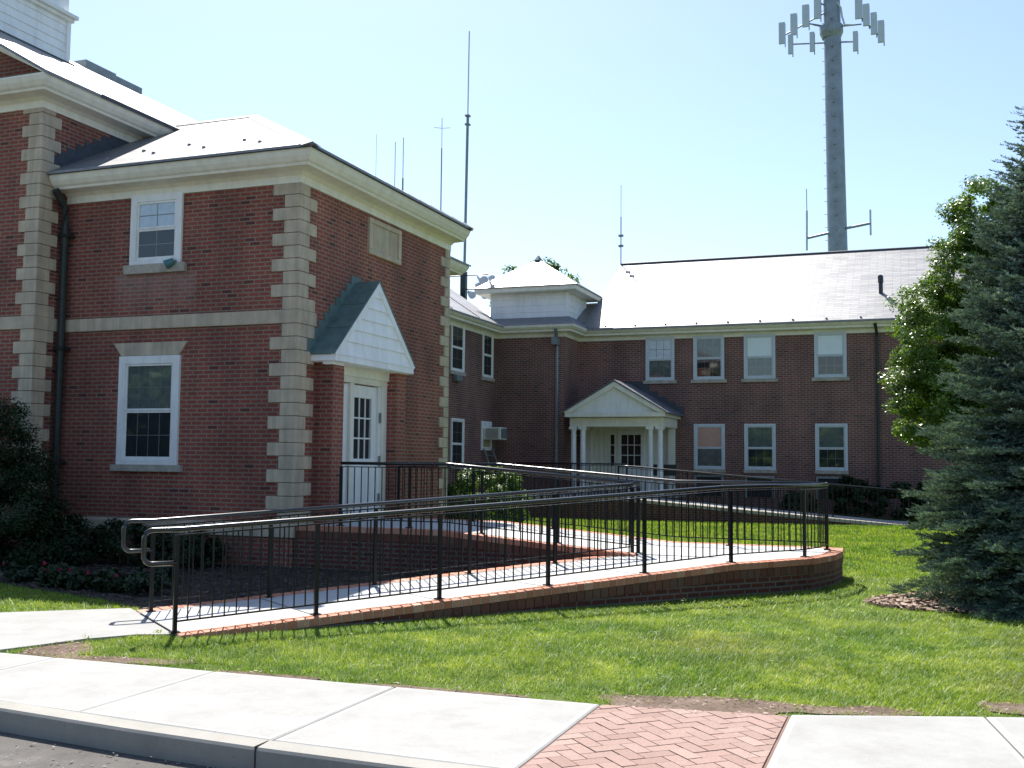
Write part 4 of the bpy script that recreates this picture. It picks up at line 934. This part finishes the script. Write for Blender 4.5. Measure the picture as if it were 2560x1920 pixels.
antenna(-23.05, 45, 8, 16.87, 'short radio antenna just left of the similar one behind the front roof', .035, .75)
antenna(-22.62, 45, 8, 17.05, 'radio antenna with a clamp, right one of the close pair behind the front roof', .04, .78, clamps=(14.3,))
antenna(-20.6, 45, 8, 17.8, 'slender radio antenna with four small radials behind the front roof', .03, .85, radials=17.3)
antenna(-10.41, 39.5, 9.2, 12.35, 'radio antenna standing on the left end of the rear slate ridge', .022, .6, clamps=(9.95, 10.35))
t = thing('antenna_mast', 'tallest thin mast with floodlight cross arms at its foot, left of the cupola', 'mast', (-16.35, 38, 7.5))
MB().tube([(-16.36, 38, 7.0), (-16.28, 38, 15.2)], .055, 8).build('pole', M_GREYM, t)
MB().tube([(-16.28, 38, 15.2), (-16.26, 38, 18.7)], .025, 8).build('whip', M_PANEL, t)
for z in (14.9, 15.25): MB().box(-16.37, -16.19, 37.9, 38.1, z - .03, z + .03).build('clamp', M_GREYM, t)
MB().box(-16.47, -16.25, 37.9, 38.1, 7.9, 9.0).build('junction_box', M_DARKM, t)
b = MB(); b.tube([(-17.2, 38, 8.85), (-15.2, 38, 8.85)], .025, 6); b.tube([(-16.4, 38, 8.30), (-15.3, 38, 8.30)], .025, 6); b.build('cross_arm', M_DARKM, t)
for (x, z, s) in ((-15.55, 8.7, .2), (-15.15, 8.72, .14), (-15.98, 8.12, .16), (-15.45, 8.1, .17), (-15.3, 8.25, .13), (-15.7, 8.45, .13)):
    b = MB(); b.tube([(x - .5 * s, 37.85, z + .3 * s), (x + s, 37.6, z - .8 * s)], s * .5, 8, r1=s); b.build('floodlight', M_PANEL, t)
# cell tower
CT = thing('cell_tower', 'thick grey cell tower pole with panel antennas rising behind the rear roof', 'tower', (-4.6, 80, 0))
PXL = lambda px, py, Y=80: (lambda d: (d[0] * Y / d[1], Y, EYE + d[2] * Y / d[1]))(rt * ((px - 1280) / 2656.24) + up * (-(py - 960) / 2656.24) + fw)
pb, ptp = Vector(PXL(2094.5, 631)), Vector(PXL(2079, 0)); dd = (ptp - pb) / (ptp.z - pb.z)
base = pb - dd * pb.z; topp = ptp + dd * 3
MB().tube([base, pb, ptp, topp], .80, 18, r1=.50).build('pole', M_GALV, CT, smooth=True)
b = MB()
for i in range(34):
    z = 16 + i * .96; p = base + dd * z; r = .80 - (.30) * z / topp.z; b.tube([p - Vector((r - .02, 0, 0)), p - Vector((r + .22, 0, 0))], .022, 5)
b.build('climbing_peg', M_GALV, CT)
b = MB()
for i in range(18): z = 16.5 + i * 1.05; p = base + dd * z; b.box(p.x - .06, p.x + .06, p.y - .82, p.y - .60, p.z - .1, p.z + .12)
b.build('port_plate', M_GALV, CT)
zc = lambda x, y, Y=80: PXL(1860 + x / 3.16, y / 3.16, Y)
def panel(x, y, w, h, Y=79.6, rot=0):
    c = Vector(zc(x, y, Y)); k = 80 / 2656.24 / 3.16 * 1.08; hw = w * k / 2; hh = h * k / 2
    b = MB(); b.box(-hw, hw, -.09, .12, -hh, hh); b.v = [tuple(c + Vector((p[0] * math.cos(rot) - p[1] * math.sin(rot), p[0] * math.sin(rot) + p[1] * math.cos(rot), p[2]))) for p in b.v]
    o = b.build('antenna_panel', M_PANEL, CT, bevel=.04)
    b = MB(); s = Vector((hw * .9, .16, 0)); b.tube([c + s + Vector((0, 0, -hh * 1.25)), c + s + Vector((0, 0, hh * .9))], .04, 6)
    for z in (-.6, .6): b.tube([c + Vector((0, 0, hh * z)), c + s + Vector((0, 0, hh * z))], .03, 5)
    b.build('pipe_mount', M_GALV, o)
for x, y, w, h in [(300, 262, 46, 160), (393, 192, 48, 160), (487, 125, 50, 165), (580, 60, 50, 165), (905, 62, 50, 160), (965, 117, 44, 160), (1025, 185, 42, 160), (1082, 248, 44, 160)]: panel(x, y, w, h)
for x, y in ((367, 350), (538, 330), (880, 325)): panel(x, y, 34, 145, 79.4)
b = MB()
for pl in ([(330, 272), (640, 100)], [(690, 215), (505, 185)], [(690, 215), (930, 190)], [(880, 95), (1075, 290)], [(350, 350), (650, 338)], [(740, 333), (890, 328)], [(620, 210), (550, 195)], [(560, 10), (640, 40)]):
    b.tube([zc(*pl[0], 79.8), zc(*pl[1], 79.8)], .065, 6)
rg = Vector(zc(690, 225, 80)); b.tube([rg - dd * .35, rg + dd * .15], .85, 16); b.tube([rg - dd * .75, rg - dd * .35], .68, 16, r1=.85)
b.build('mounting_frame', M_GALV, CT)
b = MB(); b.tube([zc(730, 15, 79.6), zc(765, 60, 79.6), zc(775, 130, 79.6), zc(795, 195, 79.6), zc(850, 195, 79.6)], .07, 6); b.build('cable', M_PANEL, CT)
S_ = 1.15732
sp = lambda x, y: PXL(x * S_, y * S_, 79.7)
b = MB(); b.tube([sp(1745, 514), sp(1792, 503)], .10, 6); b.tube([sp(1828, 493), sp(1881, 482)], .10, 6); b.build('outrigger', M_GALV, CT)
b = MB(); b.tube([sp(1743, 541), sp(1743, 455)], .075, 6); b.tube([sp(1743, 455), sp(1742, 408)], .035, 6); b.tube([sp(1881, 508), sp(1880, 453)], .07, 6); b.build('whip_antenna', M_PANEL, CT)

# ------------------------------------------------------------------ vegetation
def leaves(P, Nrm, size, jit=.6, elong=1.5, folded=False):
    """quads at P, roughly facing Nrm"""
    n = len(P); d = Nrm + rng.normal(0, jit, (n, 3)); d /= np.linalg.norm(d, axis=1, keepdims=True) + 1e-9
    a = np.cross(d, rng.normal(0, 1, (n, 3))); a /= np.linalg.norm(a, axis=1, keepdims=True) + 1e-9; c = np.cross(d, a)
    s = size * rng.uniform(.6, 1.3, (n, 1)); a = a * s * elong * .5; c = c * s * .5
    V = np.stack([P - a, P + c * .9 - a * .1, P + a, P - c * .9 - a * .1], 1).reshape(-1, 3); return V, np.arange(4 * n).reshape(-1, 4)
def clumpy_crown(blobs, n, leaf, nclump=60, cr=.35, seed=1, shell=.55):
    """leaf positions gathered in clumps inside a union of ellipsoids (cx,cy,cz,rx,ry,rz)"""
    r = np.random.default_rng(seed); P = []; Nn = []
    w = np.array([b_[3] * b_[4] * b_[5] for b_ in blobs]) ** .8; w /= w.sum()
    for k in range(nclump):
        b_ = blobs[r.choice(len(blobs), p=w)]; v = r.normal(0, 1, 3); v /= np.linalg.norm(v); rad = shell + (1 - shell) * r.random() ** .5
        c = np.array(b_[:3]) + v * np.array(b_[3:]) * rad; m = n // nclump; cs = cr * r.uniform(.6, 1.3)
        q = r.normal(0, 1, (m, 3)); q /= np.linalg.norm(q, axis=1, keepdims=True); q *= (r.random((m, 1)) ** .45)
        P.append(c + q * np.array([cs, cs, cs * .75])); Nn.append(q * .6 + v * .6 + np.array([0, 0, .7]))
    return leaves(np.concatenate(P), np.concatenate(Nn), leaf)
def limbs(mb, base, h, r, targets, n=8):
    mb.tube([base, base + Vector((.03, .02, h * .35)), base + Vector((-.02, .03, h * .7)), base + Vector((.02, 0, h))], r, 8, r1=r * .25)
    for tgt in targets:
        t_ = Vector(tgt); k = min(.8, max(.25, (t_.z - base.z) / h - .25)); p = base + Vector((0, 0, h * k)); mb.tube([p, p.lerp(t_, .5) + Vector((0, 0, .1)), t_], r * .35, 6, r1=r * .08)
# leafy tree behind the spruce
T1 = thing('leafy_tree', 'bright green leafy tree with an upright crown between the rear building and the spruce', 'tree', (1.05, 21, 0))
bl = [(1.3, 21.2, 6.05, .66, .8, .95), (1.05, 21.0, 5.0, .78, .9, 1.1), (.42, 21.0, 3.95, .80, .9, 1.15), (0.36, 21.0, 2.85, .78, .9, 1.0), (1.5, 21.3, 4.2, 1.0, 1.0, 1.6), (1.5, 21.3, 2.9, 1.0, 1.0, .9)]
V, F = clumpy_crown(bl, 170000, .037, 700, .21, 5, .55); fastmesh('crown', V, F, M_LEAF, T1)
b = MB(); limbs(b, Vector((1.05, 21, 0)), 6.6, .11, [(.3, 20.8, 3.6), (.5, 21, 4.6), (1.6, 21.2, 4.4), (1.2, 21.4, 5.9), (.2, 21, 2.9), (1.8, 21.3, 3.2)]); b.build('trunk', M_BARK, T1)
# spruce
def spruce(base, H, Rb, name, label, seed=2, tipx=0):
    r = np.random.default_rng(seed); t = thing(name, label, 'tree', base); base = np.array(base, float)
    S = []; Dd = []
    brs = []
    z = .05
    while z < H - .12:
        f = 1 - z / H; rad = Rb * (f ** .74) * (1.0 if z > .5 else .95 + .10 * z); nb = int(10 + 12 * f)
        for k in range(nb):
            a = r.uniform(0, 2 * math.pi); L = rad * r.uniform(.70, 1.04); up0 = .10 + .5 * (1 - f) ** 1.5 + r.uniform(-.10, .10); droop = r.uniform(.22, .42) * f + .1
            n = max(5, int(L / .040)); s = np.linspace(.12, 1, n)
            x = s * L; zz = z + up0 * x - droop * x * x / max(L, .3) + .18 * (s ** 3) * L
            bx = np.stack([base[0] + x * math.cos(a), base[1] + x * math.sin(a), base[2] + zz + .05], 1); brs.append((bx, a, L))
        z += .085 + .055 * f * r.uniform(.6, 1.2)
    # twigs: side shoots along the branches
    TP = []; TD = []
    for bx, a, L in brs:
        n = len(bx)
        for i in range(1, n):
            s = i / (n - 1); ln = min(.34 * (1 - s * .62) * min(1.2, L), .30)
            for sd in (-1, 1):
                if r.random() < .12: continue
                an = a + sd * r.uniform(.55, 1.05); TP.append(bx[i] + r.normal(0, .012, 3)); TD.append(np.array([math.cos(an), math.sin(an), r.uniform(-.12, .25)]) * ln * r.uniform(.7, 1.15))
                for q_ in range(2):
                    if ln < .1: break
                    a2_ = an + (-1) ** q_ * r.uniform(.4, .8); TP.append(TP[-1 - q_] + TD[-1 - q_] * (.4 + .25 * q_)); TD.append(np.array([math.cos(a2_), math.sin(a2_), r.uniform(-.35, .15)]) * ln * .5)
        TP.append(bx[-1]); TD.append(np.array([math.cos(a), math.sin(a), .35]) * .16)
    TP = np.array(TP); TD = np.array(TD); m = len(TP); k = 11
    s = np.tile(np.linspace(.0, 1, k), m); P0 = np.repeat(TP, k, 0) + np.repeat(TD, k, 0) * s[:, None]
    dn = np.repeat(TD / np.linalg.norm(TD, axis=1, keepdims=True), k, 0)
    ra = r.normal(0, 1, (m * k, 3)); ra -= (ra * dn).sum(1, keepdims=True) * dn; ra /= np.linalg.norm(ra, axis=1, keepdims=True)
    ra[:, 2] = np.abs(ra[:, 2]) * .8 + ra[:, 2] * .2
    nd = (ra * .8 + dn * .55); nl = r.uniform(.028, .05, (m * k, 1)); sd = np.cross(dn, ra); w = .0085
    V = np.stack([P0 - sd * w, P0 + sd * w, P0 + nd * nl + sd * w * .4, P0 + nd * nl - sd * w * .4], 1).reshape(-1, 3); F = np.arange(4 * m * k).reshape(-1, 4)
    fastmesh('foliage', V, F, M_SPRUCE, t)
    b = MB(); bv = Vector(base); b.tube([bv, bv + Vector((.02, 0, H * .5)), bv + Vector((0, 0, H))], .13, 8, r1=.012)
    for bx, a, L in brs[::1]: b.tube([(bx[0] * 1.0) * 1, bx[len(bx) // 2], bx[-1]], .012 + .008 * L, 4, r1=.003, cap=False)
    b.build('trunk', M_BARK, t); print('spruce twigs', m, 'needles', m * k); return t
spruce((1.62, 14.1, 0), 6.05, 1.85, 'spruce_tree', 'tall blue green spruce at the right edge growing from a mulch ring')
# shrubs
def shrub(loc, blobs, n, leaf, mat, label, nclump=60, cr=.18, seed=1, name='round_shrub', core=None, cat='shrub', group=None):
    t = thing(name, label, cat, loc, group); V, F = clumpy_crown(blobs, n, leaf, nclump, cr, seed, .75); fastmesh('foliage', V, F, mat, t)
    b = MB(); base = Vector(loc)
    for k in range(5): bb = blobs[k % len(blobs)]; b.tube([base + Vector((random.uniform(-.08, .08), random.uniform(-.08, .08), 0)), (bb[0] + random.uniform(-.3, .3) * bb[3], bb[1] + random.uniform(-.3, .3) * bb[4], bb[2])], .02, 5, r1=.006)
    b.build('stem', M_BARK, t); return t
shrub((-8.62, 21.3, 0), [(-8.62, 21.3, .64, .90, .90, .84)], 30000, .042, M_SHRUB, 'round sunlit light green shrub on the court lawn behind the ramp railings', 110, .2, 4)
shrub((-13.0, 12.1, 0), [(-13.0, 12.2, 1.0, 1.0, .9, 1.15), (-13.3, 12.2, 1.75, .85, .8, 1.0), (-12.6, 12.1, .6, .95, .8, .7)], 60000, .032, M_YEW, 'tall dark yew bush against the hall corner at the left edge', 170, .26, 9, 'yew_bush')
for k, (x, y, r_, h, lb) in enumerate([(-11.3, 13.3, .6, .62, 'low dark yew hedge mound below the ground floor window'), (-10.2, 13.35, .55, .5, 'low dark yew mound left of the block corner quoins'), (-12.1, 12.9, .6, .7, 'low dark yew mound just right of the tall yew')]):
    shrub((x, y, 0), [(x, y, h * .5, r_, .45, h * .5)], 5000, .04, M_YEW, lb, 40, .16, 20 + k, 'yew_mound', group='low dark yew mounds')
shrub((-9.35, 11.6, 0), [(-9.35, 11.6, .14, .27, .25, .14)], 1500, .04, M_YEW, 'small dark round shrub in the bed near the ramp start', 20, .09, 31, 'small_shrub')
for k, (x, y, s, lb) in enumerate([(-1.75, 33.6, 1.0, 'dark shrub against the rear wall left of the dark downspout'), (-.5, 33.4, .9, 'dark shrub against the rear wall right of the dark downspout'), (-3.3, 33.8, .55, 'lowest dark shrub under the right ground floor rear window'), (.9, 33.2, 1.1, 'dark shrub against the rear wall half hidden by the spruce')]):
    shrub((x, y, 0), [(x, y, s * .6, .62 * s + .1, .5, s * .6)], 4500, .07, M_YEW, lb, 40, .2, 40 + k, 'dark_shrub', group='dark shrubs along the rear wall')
# flowering plants in the bed
fl = [(-11.0, 10.95, .24, 'leftmost'), (-10.25, 10.75, .25, 'second from the left'), (-9.75, 10.65, .22, 'third from the left'), (-9.2, 10.55, .27, 'the one with three blooms'), (-8.65, 10.6, .26, 'rightmost, nearest the ramp rail')]
nf = [1, 3, 2, 3, 1]
for k, (x, y, h, lb) in enumerate(fl):
    t = thing('flowering_plant', 'low flowering plant with pink blooms in the shaded bed, ' + lb, 'flower', (x, y, 0), 'pink flowering plants in the bed')
    V, F = clumpy_crown([(x, y, h * .45, .26, .22, h * .45)], 900, .05, 16, .1, 60 + k, .5); fastmesh('foliage', V, F, M_YEW, t)
    for j in range(nf[k]):
        c = np.array([x + random.uniform(-.22, .22), y - .12 + random.uniform(-.1, .1), h * random.uniform(.75, 1.1)])
        V, F = leaves(c + rng.normal(0, .008, (12, 3)), np.tile([0, -.5, .8], (12, 1)), .034, .9, 1.1); fastmesh('bloom', V, F, M_PETAL, t)
# far tree crowns showing round the cupola
T2 = thing('far_tree', 'distant leafy tree showing round the edges of the cupola roof', 'tree', (-20.8, 55.5, 0))
c0 = PXL(1342, 772, 55.5); 
V, F = clumpy_crown([(c0[0], 55.5, c0[2], 2.75, 2.2, 2.75), (c0[0] - .4, 55.5, c0[2] - 3, 3.2, 2.4, 2.4)], 16000, .15, 150, .5, 77, .7); fastmesh('crown', V, F, M_LEAF, T2)
b = MB(); limbs(b, Vector((c0[0], 55.5, 0)), c0[2], .25, [(c0[0] - 1, 55, c0[2]), (c0[0] + 1.2, 55.5, c0[2] + .5), (c0[0], 56, c0[2] + 1.5)]); b.build('trunk', M_BARK, T2)

# ------------------------------------------------------------------ grass
def ramp_foot():
    return [p[:2] for p in ob[:10]] + [(-0.94, 16.62), (-8.8, 16.85), (-8.8, 14.0), (-3.3, 14.0)] + [(-7.75, 9.25)]
rf_poly = ramp_foot()
def pn(x, y, s, seed=0):   # cheap smooth noise for patches
    return (np.sin(x * s + seed) * np.cos(y * s * 1.3 + seed * 2) + np.sin(x * s * 2.3 + 1.7 + seed) * np.sin(y * s * 2.1 + seed) * .6 + np.sin((x + y) * s * 4.1 + seed) * .35) / 1.95
def near_poly(P, poly, d):   # within d of a polyline loop
    q = np.array([p[:2] for p in poly]); out = np.zeros(len(P), bool)
    m = (P[:, 0] > q[:, 0].min() - d) & (P[:, 0] < q[:, 0].max() + d) & (P[:, 1] > q[:, 1].min() - d) & (P[:, 1] < q[:, 1].max() + d)
    S = P[m]; r = np.full(len(S), 1e9)
    for i in range(len(q)):
        a = q[i - 1]; ab = q[i] - a; t = np.clip(((S - a) @ ab) / (ab @ ab + 1e-9), 0, 1); r = np.minimum(r, np.linalg.norm(S - (a + t[:, None] * ab), axis=1))
    out[m] = r < d; return out
def grass(name, n, box, hmin, hmax, w, thin=None, lean=.5):
    P = np.stack([rng.uniform(box[0], box[1], n), rng.uniform(box[2], box[3], n)], 1)
    bx = np.interp(P[:, 0], [-40, -7, -2.7, -2, -0.8, 0.06, 0.7, 2.5, 40], [6.9, 6.93, 7.05, 7.08, 7.27, 7.55, 7.86, 8.4, 8.6])
    edge = P[:, 1] - bx; keep = edge > 0.015 + .05 * rng.random(len(P))
    for pl in (walk_poly, bed_poly, mulch_poly, rf_poly, [(-22, 13.3), (-8.7, 13.3), (-8.7, 19.8), (-10.2, 22.9), (-13, 22.9), (-13, 28), (-22, 40)]): keep &= ~inpoly(P, pl)
    keep &= ~((edge < .10) & (rng.random(len(P)) < .5))
    for k, pl in enumerate(soilpolys):
        ins = inpoly(P, pl); core = ins & ~near_poly(P, pl, .07); rim = ins & ~core
        keep &= ~(core & (pn(P[:, 0], P[:, 1], 14, k) + rng.normal(0, .25, len(P)) < .75)); keep &= ~(rim & (rng.random(len(P)) < .5))
    keep &= ~((edge < .30) & (pn(P[:, 0], P[:, 1], 3.1, 2) + pn(P[:, 0], P[:, 1], 9, 5) * .5 > .15) & (rng.random(len(P)) < .75))
    wy = np.interp(P[:, 0], [p[0] for p in fp], [p[1] for p in fp]); keep &= P[:, 1] < wy - .02
    P = P[keep]; n = len(P)
    pat = pn(P[:, 0], P[:, 1], 1.1, 1); fine = pn(P[:, 0], P[:, 1], 4.3, 3)
    h = rng.uniform(hmin, hmax, n) * (1 + .28 * pat + .2 * fine); tall = rng.random(n) < .012; h = np.where(tall, h * 1.8, h)
    a = rng.uniform(0, 6.283, n); ln = rng.uniform(.1, lean, n) * h
    ww = w * rng.uniform(.7, 1.3, n); px_ = np.cos(a + 1.57) * ww; py_ = np.sin(a + 1.57) * ww
    z0 = np.full(n, -.02)
    V = np.stack([np.stack([P[:, 0] - px_, P[:, 1] - py_, z0], 1), np.stack([P[:, 0] + px_, P[:, 1] + py_, z0], 1), np.stack([P[:, 0] + np.cos(a) * ln * 1.6, P[:, 1] + np.sin(a) * ln * 1.6, h - .02], 1)], 1).reshape(-1, 3)
    o = fastmesh(name, V, np.arange(3 * n).reshape(-1, 3), M_GRASS); o['kind'] = 'stuff'; print(name, n); return o
grass('grass', 380000, (-8, 5, 6.9, 12.0), .018, .040, .0030, lean=1.3)
grass('far_grass', 300000, (-13, 6, 8.0, 19), .02, .042, .0048, lean=1.2)
grass('court_grass', 160000, (-13, 6, 16.5, 30.5), .03, .055, .009)
# broad-leaved weeds and pale clover tufts scattered in the lawn
def weeds():
    n = 170; P = np.stack([rng.uniform(-7, 3, n), rng.uniform(7.1, 12.5, n)], 1); P = P[P[:, 1] > np.interp(P[:, 0], [-7, -2, 0.06, 2.5], [7.0, 7.15, 7.6, 8.5])]
    for pl in (walk_poly, bed_poly, mulch_poly, rf_poly): P = P[~inpoly(P, pl)]
    C = []; NN = []
    for p in P:
        m = rng.integers(5, 11); a = rng.uniform(0, 6.28, m); rr = rng.uniform(.01, .05, m)
        C.append(np.stack([p[0] + np.cos(a) * rr, p[1] + np.sin(a) * rr, rng.uniform(.02, .05, m)], 1)); NN.append(np.stack([np.cos(a) * .5, np.sin(a) * .5, np.ones(m)], 1))
    V, F = leaves(np.concatenate(C), np.concatenate(NN), .015, .5, 2.6); o = fastmesh('lawn_weeds', V, F, leafmat('weed_leaves', [(0.22, 0.29, 0.06), (0.30, 0.36, 0.11)], .6, .4)); o['kind'] = 'stuff'
weeds()

# trees across the street, behind the camera: they shade the fronts and show in the window panes
bl = [(x + random.uniform(-2, 2), -24 + random.uniform(-3, 3), random.uniform(2.5, 4), random.uniform(4, 5.5), 3.5, random.uniform(2.5, 4)) for x in range(-60, 61, 6)]
V, F = clumpy_crown(bl, 42000, .75, 600, 1.6, 90, .5); V[:, 2] = np.maximum(V[:, 2], 0.0)
o = fastmesh('tree_belt', V, F, M_LEAF); o['kind'] = 'stuff'

for o in sc.objects:
    if 'wloc' in o: del o['wloc']
